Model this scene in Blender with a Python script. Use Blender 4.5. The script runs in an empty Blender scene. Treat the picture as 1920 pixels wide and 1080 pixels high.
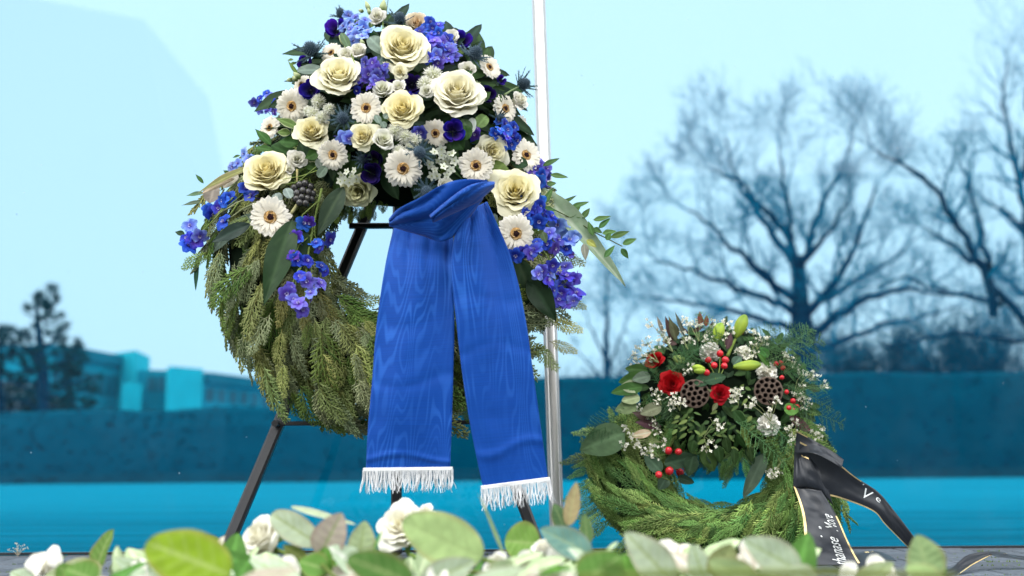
import bpy, math, random
from mathutils import Vector, Matrix, noise
V = Vector
PI = math.pi
rng = random.Random(7)
scene = bpy.context.scene
col = scene.collection
U = rng.uniform

# ------------------------------------------------------------------ camera
FPX = 1867.0                    # focal length in pixels of the 1920 wide photograph
CAMH = 0.25
PITCH = math.atan((870 - 540) / FPX)
ROLL = math.radians(0.4)
fwd = V((0, math.cos(PITCH), math.sin(PITCH)))
r0 = V((1, 0, 0)); u0 = r0.cross(fwd)
right = r0 * math.cos(ROLL) - u0 * math.sin(ROLL)
upv = u0 * math.cos(ROLL) + r0 * math.sin(ROLL)
CAM = V((0, 0, CAMH))
cd = bpy.data.cameras.new('camera'); cam = bpy.data.objects.new('camera', cd); col.objects.link(cam)
cam.matrix_world = Matrix((
    (right.x, upv.x, -fwd.x, CAM.x), (right.y, upv.y, -fwd.y, CAM.y), (right.z, upv.z, -fwd.z, CAM.z), (0, 0, 0, 1)))
cd.sensor_width = 36; cd.lens = FPX / 1920 * 36
cd.clip_start = 0.05; cd.clip_end = 3000
cd.dof.use_dof = True; cd.dof.focus_distance = 2.4; cd.dof.aperture_fstop = 1.9
scene.camera = cam

# ------------------------------------------------------------------ sky, sun, exposure
SUN_EL, SUN_AZ = math.radians(48), math.radians(215)     # azimuth clockwise from +Y
w = bpy.data.worlds.new('World'); scene.world = w; w.use_nodes = True
nt = w.node_tree; bg = nt.nodes['Background']
sky = nt.nodes.new('ShaderNodeTexSky'); sky.sky_type = 'NISHITA'; sky.sun_disc = False
sky.sun_elevation = SUN_EL; sky.sun_rotation = SUN_AZ; sky.air_density = 1.0; sky.dust_density = 3.0
hs = nt.nodes.new('ShaderNodeHueSaturation'); hs.inputs['Saturation'].default_value = 0.25
mx = nt.nodes.new('ShaderNodeMix'); mx.data_type = 'RGBA'; mx.inputs['Factor'].default_value = 0.75
mx.inputs['B'].default_value = (15.0, 15.6, 16.2, 1)      # even high cloud over the clear sky
nt.links.new(sky.outputs[0], hs.inputs['Color']); nt.links.new(hs.outputs[0], mx.inputs['A'])
nt.links.new(mx.outputs['Result'], bg.inputs['Color']); bg.inputs['Strength'].default_value = 0.15
sd = bpy.data.lights.new('sun', 'SUN'); sun = bpy.data.objects.new('sun', sd); col.objects.link(sun)
sd.energy = 0.6; sd.angle = math.radians(10); sd.color = (1.0, 0.95, 0.86)
tosun = V((math.sin(SUN_AZ) * math.cos(SUN_EL), math.cos(SUN_AZ) * math.cos(SUN_EL), math.sin(SUN_EL)))
sun.rotation_euler = tosun.to_track_quat('Z', 'Y').to_euler(); sun.location = tosun * 40
scene.view_settings.view_transform = 'Standard'; scene.view_settings.look = 'None'
scene.view_settings.gamma = 1.0; scene.view_settings.use_curve_mapping = False
scene.view_settings.exposure = 0.72
scene.cycles.transparent_max_bounces = 16
scene.cycles.max_bounces = 8

def P(px, py, d):
    """the point at world depth y = d that the photograph shows at pixel px, py"""
    r = fwd * FPX + right * (px - 960) + upv * (540 - py)
    return CAM + r * (d / r.y)
def mpp(p): return (p - CAM).dot(fwd) / FPX              # metres per photo pixel at a point

# ------------------------------------------------------------------ materials
def newmat(name):
    m = bpy.data.materials.new(name); m.use_nodes = True
    n = m.node_tree; b = n.nodes['Principled BSDF']
    return m, n, b, n.links.new
def attr_mat(name, rough, spec, trans, lo=.85, hi=1.12, noise_scale=0, noise_amt=0, hue=0.0, bump=0):
    m, n, b, L = newmat(name)
    a = n.nodes.new('ShaderNodeAttribute'); a.attribute_name = 'col'
    oi = n.nodes.new('ShaderNodeObjectInfo')
    mr = n.nodes.new('ShaderNodeMapRange'); mr.inputs[3].default_value = lo; mr.inputs[4].default_value = hi
    L(oi.outputs['Random'], mr.inputs[0])
    h = n.nodes.new('ShaderNodeHueSaturation'); L(a.outputs['Color'], h.inputs['Color']); L(mr.outputs[0], h.inputs['Value'])
    if hue:
        m2 = n.nodes.new('ShaderNodeMath'); m2.operation = 'FRACT'
        m1 = n.nodes.new('ShaderNodeMath'); m1.operation = 'MULTIPLY'; m1.inputs[1].default_value = 7.31
        L(oi.outputs['Random'], m1.inputs[0]); L(m1.outputs[0], m2.inputs[0])
        m3 = n.nodes.new('ShaderNodeMapRange'); m3.inputs[3].default_value = .5 - hue; m3.inputs[4].default_value = .5 + hue
        L(m2.outputs[0], m3.inputs[0]); L(m3.outputs[0], h.inputs['Hue'])
    out = h.outputs[0]
    if noise_amt or bump:
        tc = n.nodes.new('ShaderNodeTexCoord')
        no = n.nodes.new('ShaderNodeTexNoise'); no.inputs['Scale'].default_value = noise_scale; no.inputs['Detail'].default_value = 5
        L(tc.outputs['Object'], no.inputs['Vector'])
        h2 = n.nodes.new('ShaderNodeHueSaturation'); m4 = n.nodes.new('ShaderNodeMapRange')
        m4.inputs[1].default_value = .25; m4.inputs[2].default_value = .75
        m4.inputs[3].default_value = 1 - noise_amt; m4.inputs[4].default_value = 1 + noise_amt
        L(no.outputs[0], m4.inputs[0]); L(m4.outputs[0], h2.inputs['Value']); L(out, h2.inputs['Color']); out = h2.outputs[0]
        if bump:
            bp = n.nodes.new('ShaderNodeBump'); bp.inputs['Strength'].default_value = bump; bp.inputs['Distance'].default_value = .002
            L(no.outputs[0], bp.inputs['Height']); L(bp.outputs[0], b.inputs['Normal'])
    L(out, b.inputs['Base Color']); b.inputs['Roughness'].default_value = rough; b.inputs['Specular IOR Level'].default_value = spec
    if trans:
        t = n.nodes.new('ShaderNodeBsdfTranslucent'); L(out, t.inputs['Color'])
        ms = n.nodes.new('ShaderNodeMixShader'); ms.inputs[0].default_value = trans
        L(b.outputs[0], ms.inputs[1]); L(t.outputs[0], ms.inputs[2])
        L(ms.outputs[0], n.nodes['Material Output'].inputs['Surface'])
    return m
M_PETAL = attr_mat('petal', .6, .18, .24, .90, .99, 40, .04)
M_BLUEP = attr_mat('blue_petal', .55, .15, .3, .75, 1.3, 60, .12, .012)
M_LEAF = attr_mat('leaf', .5, .10, .20, .75, 1.25, 45, .18, .012, .25)
M_WAXY = attr_mat('waxy_leaf', .4, .16, .12, .85, 1.15, 30, .2, .005, .2)
M_CONIFER = attr_mat('conifer_scale', .55, .15, .18, .6, 1.35, 30, .25, .02)
M_BARK = attr_mat('bark', .85, .1, 0, .9, 1.1, 6, .3)
M_MATTE = attr_mat('dry_matte', .75, .2, 0, .9, 1.1, 60, .3, 0, .4)
M_BERRY = attr_mat('berry', .22, .5, 0, .8, 1.2, 60, .15)
M_THREAD = attr_mat('thread', .7, .2, .2, 1, 1)
M_WALL = attr_mat('concrete', .85, .2, 0, .95, 1.05, 1.2, .12, 0, .2)

def simple(name, c, rough, metallic=0, scale=8, amt=.2, bump=0, spec=.5, stretch=None):
    m, n, b, L = newmat(name)
    tc = n.nodes.new('ShaderNodeTexCoord'); mp = n.nodes.new('ShaderNodeMapping')
    if stretch: mp.inputs['Scale'].default_value = stretch
    no = n.nodes.new('ShaderNodeTexNoise'); no.inputs['Scale'].default_value = scale; no.inputs['Detail'].default_value = 8
    no.inputs['Roughness'].default_value = .65
    L(tc.outputs['Object'], mp.inputs[0]); L(mp.outputs[0], no.inputs['Vector'])
    mr = n.nodes.new('ShaderNodeMapRange'); mr.inputs[1].default_value = .25; mr.inputs[2].default_value = .75
    mr.inputs[3].default_value = 1 - amt; mr.inputs[4].default_value = 1 + amt
    h = n.nodes.new('ShaderNodeHueSaturation'); h.inputs['Color'].default_value = (*c, 1)
    oi = n.nodes.new('ShaderNodeObjectInfo'); m2 = n.nodes.new('ShaderNodeMapRange'); m2.inputs[3].default_value = .82; m2.inputs[4].default_value = 1.18
    mu = n.nodes.new('ShaderNodeMath'); mu.operation = 'MULTIPLY'
    L(no.outputs[0], mr.inputs[0]); L(oi.outputs['Random'], m2.inputs[0]); L(mr.outputs[0], mu.inputs[0]); L(m2.outputs[0], mu.inputs[1])
    L(mu.outputs[0], h.inputs['Value']); L(h.outputs[0], b.inputs['Base Color'])
    b.inputs['Roughness'].default_value = rough; b.inputs['Metallic'].default_value = metallic; b.inputs['Specular IOR Level'].default_value = spec
    if bump:
        bp = n.nodes.new('ShaderNodeBump'); bp.inputs['Strength'].default_value = bump; bp.inputs['Distance'].default_value = .004
        L(no.outputs[0], bp.inputs['Height']); L(bp.outputs[0], b.inputs['Normal'])
    return m
M_PAVER = simple('grey_paver', (.10, .115, .135), .85, 0, 60, .4, .5, .2)
M_JOINT = simple('mossy_joint', (.05, .06, .03), .95, 0, 25, .6, .6)
M_GROUND = simple('blue_grey_paving', (.004, .36, .48), .9, 0, 1.6, .42, 0, .0, (.22, 5, 1))
M_BLACK = simple('black_steel', (.018, .018, .02), .34, 0, 30, .25, .05, .5)
M_STEEL = simple('brushed_steel', (.74, .72, .69), .33, .85, 14, .08, 0, .5, (1, 1, .06))
M_GASKET = simple('gasket', (.42, .44, .45), .5, 0, 10, .1)
M_FOAM = simple('floral_foam', (.006, .012, .006), .95, 0, 30, .4, .6, .05)
M_HEDGE = simple('hedge_leaf', (.002, .135, .195), .9, 0, 2, .12, 0, .0)
M_BANK = simple('earth_bank', (.10, .11, .12), .9, 0, 3, .4, .4)
M_TOWER = simple('tower_concrete', (.13, .13, .13), .85, 0, .4, .12)
M_WINDOW = simple('dark_window', (.01, .17, .23), .5, 0, 1, .1)

# tinted glass: clear blue transmission, a mirror reflection on top, dust and dried drops
def glass_mat():
    m, n, b, L = newmat('blue_glass'); n.nodes.remove(b)
    tr = n.nodes.new('ShaderNodeBsdfTransparent'); tr.inputs[0].default_value = (.435, .550, .605, 1)   # per face, two faces
    gl = n.nodes.new('ShaderNodeBsdfGlossy'); gl.inputs['Roughness'].default_value = .012
    gl.inputs['Color'].default_value = (1, 1, 1, 1)
    fr = n.nodes.new('ShaderNodeFresnel'); fr.inputs['IOR'].default_value = 1.36
    ms = n.nodes.new('ShaderNodeMixShader'); L(fr.outputs[0], ms.inputs[0]); L(tr.outputs[0], ms.inputs[1]); L(gl.outputs[0], ms.inputs[2])
    tc = n.nodes.new('ShaderNodeTexCoord')
    vo = n.nodes.new('ShaderNodeTexVoronoi'); vo.inputs['Scale'].default_value = 11; L(tc.outputs['Object'], vo.inputs['Vector'])
    lt = n.nodes.new('ShaderNodeMath'); lt.operation = 'LESS_THAN'; lt.inputs[1].default_value = .026; L(vo.outputs['Distance'], lt.inputs[0])
    no = n.nodes.new('ShaderNodeTexNoise'); no.inputs['Scale'].default_value = 2.2; L(tc.outputs['Object'], no.inputs['Vector'])
    gt = n.nodes.new('ShaderNodeMapRange'); gt.inputs[1].default_value = .36; gt.inputs[2].default_value = .52; L(no.outputs[0], gt.inputs[0])
    mu = n.nodes.new('ShaderNodeMath'); mu.operation = 'MULTIPLY'; L(lt.outputs[0], mu.inputs[0]); L(gt.outputs[0], mu.inputs[1])
    m5 = n.nodes.new('ShaderNodeMath'); m5.operation = 'MULTIPLY'; m5.inputs[1].default_value = .38; L(mu.outputs[0], m5.inputs[0])
    # wiped smears
    mp = n.nodes.new('ShaderNodeMapping'); mp.inputs['Scale'].default_value = (1.6, 1, 1.1); mp.inputs['Rotation'].default_value = (0, .5, 0)
    L(tc.outputs['Object'], mp.inputs[0])
    n2 = n.nodes.new('ShaderNodeTexNoise'); n2.inputs['Scale'].default_value = 3.1; n2.inputs['Detail'].default_value = 6; L(mp.outputs[0], n2.inputs['Vector'])
    g2 = n.nodes.new('ShaderNodeMapRange'); g2.inputs[1].default_value = .55; g2.inputs[2].default_value = .8; g2.inputs[4].default_value = .02; L(n2.outputs[0], g2.inputs[0])
    ad = n.nodes.new('ShaderNodeMath'); ad.operation = 'ADD'; ad.use_clamp = True; L(m5.outputs[0], ad.inputs[0]); L(g2.outputs[0], ad.inputs[1])
    df = n.nodes.new('ShaderNodeBsdfDiffuse'); df.inputs[0].default_value = (.45, .6, .68, 1)
    m6 = n.nodes.new('ShaderNodeMixShader'); L(ad.outputs[0], m6.inputs[0]); L(ms.outputs[0], m6.inputs[1]); L(df.outputs[0], m6.inputs[2])
    L(m6.outputs[0], n.nodes['Material Output'].inputs['Surface'])
    return m
M_GLASS = glass_mat()

def ribbon_mat():
    m, n, b, L = newmat('blue_moire_taffeta')
    uv = n.nodes.new('ShaderNodeUVMap'); uv.uv_map = 'uv'
    mp = n.nodes.new('ShaderNodeMapping'); mp.inputs['Scale'].default_value = (8.0, 1.5, 1); L(uv.outputs[0], mp.inputs[0])
    no = n.nodes.new('ShaderNodeTexNoise'); no.inputs['Scale'].default_value = 1.0; no.inputs['Detail'].default_value = 1.2; no.inputs['Roughness'].default_value = .35
    L(mp.outputs[0], no.inputs['Vector'])
    a = n.nodes.new('ShaderNodeMath'); a.operation = 'MULTIPLY'; a.inputs[1].default_value = 130; L(no.outputs[0], a.inputs[0])
    s = n.nodes.new('ShaderNodeMath'); s.operation = 'SINE'; L(a.outputs[0], s.inputs[0])
    mr = n.nodes.new('ShaderNodeMapRange'); mr.inputs[1].default_value = .1; mr.inputs[2].default_value = .9; L(s.outputs[0], mr.inputs[0])
    # the figure comes and goes along the ribbon
    n2 = n.nodes.new('ShaderNodeTexNoise'); n2.inputs['Scale'].default_value = 3.0; L(uv.outputs[0], n2.inputs['Vector'])
    g2 = n.nodes.new('ShaderNodeMapRange'); g2.inputs[1].default_value = .38; g2.inputs[2].default_value = .62; g2.inputs[3].default_value = .12; L(n2.outputs[0], g2.inputs[0])
    mu = n.nodes.new('ShaderNodeMath'); mu.operation = 'MULTIPLY'; L(mr.outputs[0], mu.inputs[0]); L(g2.outputs[0], mu.inputs[1])
    mp3 = n.nodes.new('ShaderNodeMapping'); mp3.inputs['Scale'].default_value = (3, 260, 1); L(uv.outputs[0], mp3.inputs[0])
    n3 = n.nodes.new('ShaderNodeTexNoise'); n3.inputs['Scale'].default_value = 1; L(mp3.outputs[0], n3.inputs['Vector'])
    c = n.nodes.new('ShaderNodeMix'); c.data_type = 'RGBA'; L(mu.outputs[0], c.inputs['Factor'])
    c.inputs['A'].default_value = (.001, .047, .27, 1); c.inputs['B'].default_value = (.012, .088, .385, 1)
    h = n.nodes.new('ShaderNodeHueSaturation'); L(c.outputs['Result'], h.inputs['Color'])
    m7 = n.nodes.new('ShaderNodeMapRange'); m7.inputs[3].default_value = .8; m7.inputs[4].default_value = 1.2; L(n3.outputs[0], m7.inputs[0]); L(m7.outputs[0], h.inputs['Value'])
    L(h.outputs[0], b.inputs['Base Color'])
    b.inputs['Roughness'].default_value = .62; b.inputs['Specular IOR Level'].default_value = .12
    b.inputs['Sheen Weight'].default_value = .1
    bp = n.nodes.new('ShaderNodeBump'); bp.inputs['Strength'].default_value = .15; bp.inputs['Distance'].default_value = .001
    L(n3.outputs[0], bp.inputs['Height']); L(bp.outputs[0], b.inputs['Normal'])
    return m
M_RIBBON = ribbon_mat()
M_BLACKRIB = simple('black_satin', (.017, .020, .026), .42, 0, 60, .2, .03, .5)
M_GOLD = simple('gold_edging', (.78, .58, .27), .3, .55, 40, .1)
M_LETTER = simple('silver_print', (.72, .74, .72), .35, .4, 40, .1)

# ------------------------------------------------------------------ mesh builder
class MB:
    def __init__(s): s.v = []; s.f = []; s.c = []; s.uv = None
    def grid(s, fn, nu, nv, cf, closed=False):
        o = len(s.v)
        for i in range(nu + 1):
            for j in range(nv + 1):
                u, v = i / nu, j / nv
                s.v.append(tuple(fn(u, v))); s.c.append(cf(u, v) if callable(cf) else cf)
        for i in range(nu):
            for j in range(nv):
                a = o + i * (nv + 1) + j
                s.f.append((a, a + 1, a + nv + 2, a + nv + 1))
        return s
    def tube(s, pts, rad, sides=6, c=(.5, .5, .5), cap=True):
        pts = [V(p) for p in pts]; n = len(pts)
        if not hasattr(rad, '__len__'): rad = [rad] * n
        o = len(s.v); ref = None
        for i, p in enumerate(pts):
            t = (pts[min(i + 1, n - 1)] - pts[max(i - 1, 0)])
            if t.length < 1e-9: t = V((0, 0, 1))
            t.normalize()
            if ref is None: ref = t.orthogonal()
            ref = ref - t * ref.dot(t)
            if ref.length < 1e-6: ref = t.orthogonal()
            ref.normalize(); b = t.cross(ref)
            cc = c(i / (n - 1)) if callable(c) else c
            for k in range(sides):
                a = 2 * PI * k / sides
                s.v.append(tuple(p + (ref * math.cos(a) + b * math.sin(a)) * rad[i])); s.c.append(cc)
        for i in range(n - 1):
            for k in range(sides):
                a = o + i * sides + k; b2 = o + i * sides + (k + 1) % sides
                s.f.append((a, b2, b2 + sides, a + sides))
        if cap:
            s.f.append(tuple(range(o + sides - 1, o - 1, -1))); s.f.append(tuple(range(o + (n - 1) * sides, o + n * sides)))
        return s
    def ball(s, c0, r, col_, nu=6, nv=8, sc=(1, 1, 1)):
        c0 = V(c0); o = len(s.v)
        for i in range(nu + 1):
            th = PI * i / nu
            for j in range(nv):
                ph = 2 * PI * j / nv
                s.v.append((c0.x + r * sc[0] * math.sin(th) * math.cos(ph), c0.y + r * sc[1] * math.sin(th) * math.sin(ph), c0.z + r * sc[2] * math.cos(th)))
                s.c.append(col_(i / nu) if callable(col_) else col_)
        for i in range(nu):
            for j in range(nv):
                a = o + i * nv + j; b = o + i * nv + (j + 1) % nv
                s.f.append((a, a + nv, b + nv, b))
        return s
    def box(s, lo, hi, c=(.5, .5, .5)):
        o = len(s.v)
        for x in (lo[0], hi[0]):
            for y in (lo[1], hi[1]):
                for z in (lo[2], hi[2]): s.v.append((x, y, z)); s.c.append(c)
        for q in ((0, 1, 3, 2), (4, 6, 7, 5), (0, 4, 5, 1), (2, 3, 7, 6), (0, 2, 6, 4), (1, 5, 7, 3)): s.f.append(tuple(o + k for k in q))
        return s
    def hexa(s, pts, c=(.5, .5, .5)):     # four bottom points then four top points
        o = len(s.v); s.v += [tuple(p) for p in pts]; s.c += [c] * 8
        for q in ((3, 2, 1, 0), (4, 5, 6, 7), (0, 1, 5, 4), (1, 2, 6, 5), (2, 3, 7, 6), (3, 0, 4, 7)): s.f.append(tuple(o + k for k in q))
        return s
    def join(s, me, M, tint=1.0):
        o = len(s.v); vs, fs, cs = me
        for p in vs: s.v.append(tuple(M @ V(p)))
        s.c += [tuple(k * tint for k in q) for q in cs]
        s.f += [tuple(o + k for k in q) for q in fs]
        return s
    def data(s): return (s.v, s.f, s.c)
    def mesh(s, name, mat, smooth=True):
        me = bpy.data.meshes.new(name); me.from_pydata(s.v, [], s.f)
        at = me.color_attributes.new('col', 'FLOAT_COLOR', 'POINT')
        flat = []
        for q in s.c: flat += [q[0], q[1], q[2], 1.0]
        at.data.foreach_set('color', flat)
        if s.uv:
            ul = me.uv_layers.new(name='uv')
            for l in me.loops: ul.data[l.index].uv = s.uv[l.vertex_index]
        if smooth: me.polygons.foreach_set('use_smooth', [True] * len(me.polygons))
        me.materials.append(mat); me.update(); return me
WM = {}
def put(name, data, parent, M=None):
    """links an object whose world matrix is M under parent"""
    o = bpy.data.objects.new(name, data); col.objects.link(o)
    M = M if M is not None else Matrix.Identity(4)
    WM[o.name] = M
    if parent is not None:
        o.parent = parent; o.matrix_basis = WM[parent.name].inverted() @ M
    else: o.matrix_basis = M
    return o
def thing(name, label, cat, loc, group=None):
    o = put(name, None, None, Matrix.Translation(loc)); o.empty_display_size = .1
    o['label'] = label; o['category'] = cat
    if group: o['group'] = group
    return o
def tag(o, label, cat, group=None):
    o['label'] = label; o['category'] = cat
    if group: o['group'] = group
    return o
def structure(o, label=None):
    o['kind'] = 'structure'
    if label: o['label'] = label
    return o
def frame(pos, z, roll=0.0, s=1.0, yhint=None):
    z = V(z).normalized()
    y = V(yhint) if yhint is not None else V((0, 0, 1))
    y = y - z * y.dot(z)
    if y.length < 1e-4: y = z.orthogonal()
    y.normalize(); x = y.cross(z)
    R = Matrix((x, y, z)).transposed().to_4x4()
    R = R @ Matrix.Rotation(roll, 4, 'Z')
    sc = s if hasattr(s, '__len__') else (s, s, s)
    return Matrix.Translation(pos) @ R @ Matrix.Diagonal((*sc, 1))
def group_part(name, kids, parent, M):
    """a part that is an Empty with its sub-parts; kids = [(name, mesh, local matrix)]"""
    e = put(name, None, parent, M); e.empty_display_size = .02
    for nm, me, L in kids: put(nm, me, e, M @ L)
    return e
I4 = Matrix.Identity(4)
def mixc(a, b, t): return tuple(a[k] + (b[k] - a[k]) * t for k in range(3))
def sm(a, b, x):
    t = min(1, max(0, (x - a) / (b - a))); return t * t * (3 - 2 * t)

# ------------------------------------------------------------------ flower prototypes (unit radius, facing +Z)
def rose_proto(seed, n, edge, base, openness=1.0, single_from=.35, nm='rose', pt=1.0):
    r = random.Random(seed); kids = []; heart = MB(); a = r.uniform(0, 6)
    for i in range(n):
        t = (i + .6) / n
        a += 2.4 + r.uniform(-.45, .45)
        rt = ((.05 + .78 * t ** .78) * openness + .05 * (1 - openness)) * (1 + r.uniform(-.07, .04) * sm(.15, .5, t))
        zt = .74 - .44 * t ** 1.7 + r.uniform(-.05, .05)
        rb = .28 * rt; zb = -.5 + .12 * (1 - t)
        wd = 1.95 - .98 * t ** .6 + r.uniform(-.08, .08)
        lip = .04 + .17 * t * r.uniform(.5, 1.25)
        point = r.uniform(.02, .13) * t * pt; ph = r.uniform(0, 6); side = r.uniform(.03, .13) * t
        def fn(u, v, a=a, rt=rt, zt=zt, rb=rb, zb=zb, wd=wd, lip=lip, point=point, ph=ph, side=side):
            s = v * 2 - 1
            shape = (.45 + .55 * math.sin(min(1, u * 1.25) * PI / 2)) * (1 - .0 * u)
            ue = u * (1 - .22 * s * s * (1 - .0) - .10 * abs(s) ** 6) + point * u * (1 - abs(s)) ** 2
            rr = rb + (rt - rb) * math.sin(min(1.15, ue) * PI / 2 * .93)
            zz = zb + (zt - zb) * (1 - math.cos(min(1.15, ue) * PI / 2 * .97)) ** .8
            k = max(0, ue - .74) / .26
            rr += lip * k * k * (1 + .6 * abs(s)); zz -= lip * .75 * k ** 2.5 * (1 + abs(s) * .7)
            rr += side * abs(s) ** 3 * u + .022 * math.sin(s * 7 + ph) * u * (.3 + t)
            e4 = max(0, u - .45) ** 2 * 3.3 * (.35 + .65 * t); rr += .030 * math.sin(s * 8.5 + ph * 2.3) * e4 + .016 * math.sin(s * 17 + ph * 5) * e4; zz += .035 * math.sin(s * 7 + ph * 3.1) * e4 + .014 * math.sin(s * 19 + ph) * e4
            ang = a + s * wd * shape
            return (rr * math.cos(ang), rr * math.sin(ang), zz)
        def cf(u, v, t=t):
            q = sm(.15, .8, u) * (.35 + .65 * t ** .5)
            return mixc(base, edge, q)
        if t < single_from: heart.grid(fn, 7, 10, cf)
        else: kids.append(('petal', MB().grid(fn, 10, 14, cf), I4))
    heart.ball((0, 0, .05), .055, base, 5, 8, (1, 1, 8))
    mr_ = sorted(math.hypot(p[0], p[1]) for k in kids for p in k[1].v); f = 1 / mr_[int(len(mr_) * .985)]
    for mb in [heart] + [k[1] for k in kids]: mb.v = [(p[0] * f, p[1] * f, p[2] * f) for p in mb.v]
    return [('heart', heart.mesh(nm + '_heart', M_PETAL), I4)] + [(k[0], k[1].mesh(nm + '_petal', M_PETAL), I4) for k in kids]
def sepals(c=(.07, .13, .03), ln=.9, n=5):
    mb = MB()
    for k in range(n):
        a = 2 * PI * k / n + .3
        def fn(u, v, a=a):
            s = (v * 2 - 1) * .17 * math.sin(PI * (u * .9 + .08))
            rr = .1 + u * ln; z = -.5 + .15 * u - .25 * u * u
            return (rr * math.cos(a) - s * math.sin(a), rr * math.sin(a) + s * math.cos(a), z)
        mb.grid(fn, 5, 2, c)
    mb.ball((0, 0, -.55), .2, c, 5, 8, (1, 1, 1.1))
    return mb.mesh('sepals', M_LEAF)

CREAM_E, CREAM_B = (.93, .89, .68), (.92, .80, .36)
ROSES = [rose_proto(11, 30, CREAM_E, CREAM_B), rose_proto(12, 26, (.93, .90, .72), (.92, .82, .42), .86), rose_proto(13, 33, (.93, .88, .62), (.91, .76, .28), 1.0), rose_proto(16, 24, (.93, .89, .66), (.92, .79, .34), .74), rose_proto(17, 29, (.93, .90, .76), (.92, .83, .48), .95)]
PEACH = rose_proto(14, 20, (.86, .78, .62), (.84, .55, .25))
GREENROSE = rose_proto(15, 20, (.62, .62, .40), (.50, .46, .16), .9)
LISI = [rose_proto(21, 15, (.88, .86, .80), (.70, .72, .45), .84, .2, 'lisianthus', .2), rose_proto(22, 14, (.88, .85, .79), (.75, .75, .52), .72, .2, 'lisianthus', .2)]
REDROSE = [rose_proto(31, 26, (.50, .006, .010), (.36, .003, .006), 1.0, .4, 'red_rose'), rose_proto(32, 24, (.47, .006, .015), (.26, .003, .006), .85, .4, 'red_rose')]
PILEROSE = [rose_proto(41, 18, (.93, .91, .82), (.91, .86, .62), .84), rose_proto(42, 15, (.93, .91, .84), (.90, .86, .66), .7)]

def gerbera_proto(seed, npet=20):
    r = random.Random(seed); kids = []
    var = []
    for q in range(3):
        b1, b2 = r.uniform(-.12, .1), r.uniform(.0, .1)
        def fn(u, v, b1=b1, b2=b2):
            s = v * 2 - 1
            wd = .150 * (1 - .78 * max(0, (u - .8) / .2) ** 2.4) * (.42 + .58 * sm(0, .6, u))
            x = s * wd; y = .22 + u * .78 * (1 - .07 * abs(math.sin(s * PI * 1.5)) * sm(.8, 1, u))
            z = .10 * math.sin(u * PI * .75) + b1 * u * u + .03 * s * s * (1 - u) - .012 * math.cos(s * PI * 2)
            return (x, y, z)
        def cf(u, v): return mixc((.74, .66, .42), (.87, .82, .72), sm(.0, .35, u))
        var.append(MB().grid(fn, 8, 6, cf).mesh('gerbera_petal', M_PETAL))
    for k in range(npet):
        a = 2 * PI * k / npet + r.uniform(-.06, .06)
        kids.append(('petal', var[r.randrange(3)], Matrix.Rotation(a, 4, 'Z') @ Matrix.Rotation(r.uniform(-.09, .09), 4, 'Y') @ Matrix.Translation((0, 0, (k % 2) * .02)) @ Matrix.Diagonal((1, r.uniform(.92, 1.05), 1, 1))))
    inner = MB()
    for k in range(22):
        a = 2 * PI * k / 22 + r.uniform(-.1, .1); ln = r.uniform(.38, .62); tw = r.uniform(-.1, .1)
        def fn(u, v, a=a, ln=ln, tw=tw):
            s = (v * 2 - 1) * .075 * math.sin(PI * min(1, u * .85 + .15)) ** .6
            y = .30 + u * ln; z = .12 + .10 * math.sin(u * PI * .6) + s * tw
            return (y * math.cos(a) - s * math.sin(a), y * math.sin(a) + s * math.cos(a), z)
        inner.grid(fn, 4, 2, (.87, .81, .68))
    kids.append(('inner_petals', inner.mesh('gerbera_inner', M_PETAL), I4))
    ring = MB()
    for k in range(110):
        a = k * 2.39996; q = .17 + .17 * ((k % 11) / 11)
        p0 = V((q * .8 * math.cos(a), q * .8 * math.sin(a), .1)); d = V((math.cos(a) * .45, math.sin(a) * .45, .9))
        ring.tube([p0, p0 + d * r.uniform(.07, .12)], [.018, .009], 3, mixc((.80, .52, .22), (.86, .70, .45), r.random()), False)
    ring.ball((0, 0, .02), .33, (.6, .36, .13), 6, 14, (1, 1, .42))
    kids.append(('disc', ring.mesh('gerbera_disc', M_MATTE), I4))
    ctr = MB()
    for k in range(40):
        a = k * 2.39996; q = .15 * math.sqrt(k / 40)
        ctr.ball((q * math.cos(a), q * math.sin(a), .19 - q * .3), .03, (.03, .010, .012), 3, 5)
    kids.append(('eye', ctr.mesh('gerbera_eye', M_MATTE), I4))
    return kids
GERB = [gerbera_proto(51), gerbera_proto(52), gerbera_proto(53)]

def anemone_proto(seed, c1, c2, cup=.55):
    r = random.Random(seed); kids = []
    for k in range(8):
        a = 2 * PI * k / 8 * 2.1 + r.uniform(-.15, .15); t = .7 + .3 * k / 8; cu = cup * (1.25 - .4 * k / 8)
        ph = r.uniform(0, 6)
        def fn(u, v, a=a, t=t, cu=cu, ph=ph):
            s = v * 2 - 1
            wd = .62 * math.sin(PI * min(1, u * .72 + .1)) ** .8
            ue = u * (1 - .15 * s * s)
            rr = t * math.sin(ue * PI / 2); z = cu * (1 - math.cos(ue * PI / 2)) ** .9 + .04 * math.sin(s * 5 + ph) * u + .08 * s * s
            ang = a + s * wd * 1.15
            return (rr * math.cos(ang), rr * math.sin(ang), z - .2)
        def cf(u, v): return mixc(c2, c1, sm(.3, .95, u))
        kids.append(('petal', MB().grid(fn, 7, 7, cf).mesh('anemone_petal', M_BLUEP), I4))
    e = MB()
    for k in range(45):
        a = k * 2.4; q = .05 + .2 * math.sqrt(k / 45)
        p = V((q * math.cos(a), q * math.sin(a), -.12)); e.tube([p, p + V((q * .5 * math.cos(a), q * .5 * math.sin(a), .2))], [.012, .02], 3, (.012, .01, .03))
    e.ball((0, 0, -.08), .13, (.01, .01, .02), 5, 8)
    kids.append(('stamens', e.mesh('anemone_stamens', M_MATTE), I4))
    return kids
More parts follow.
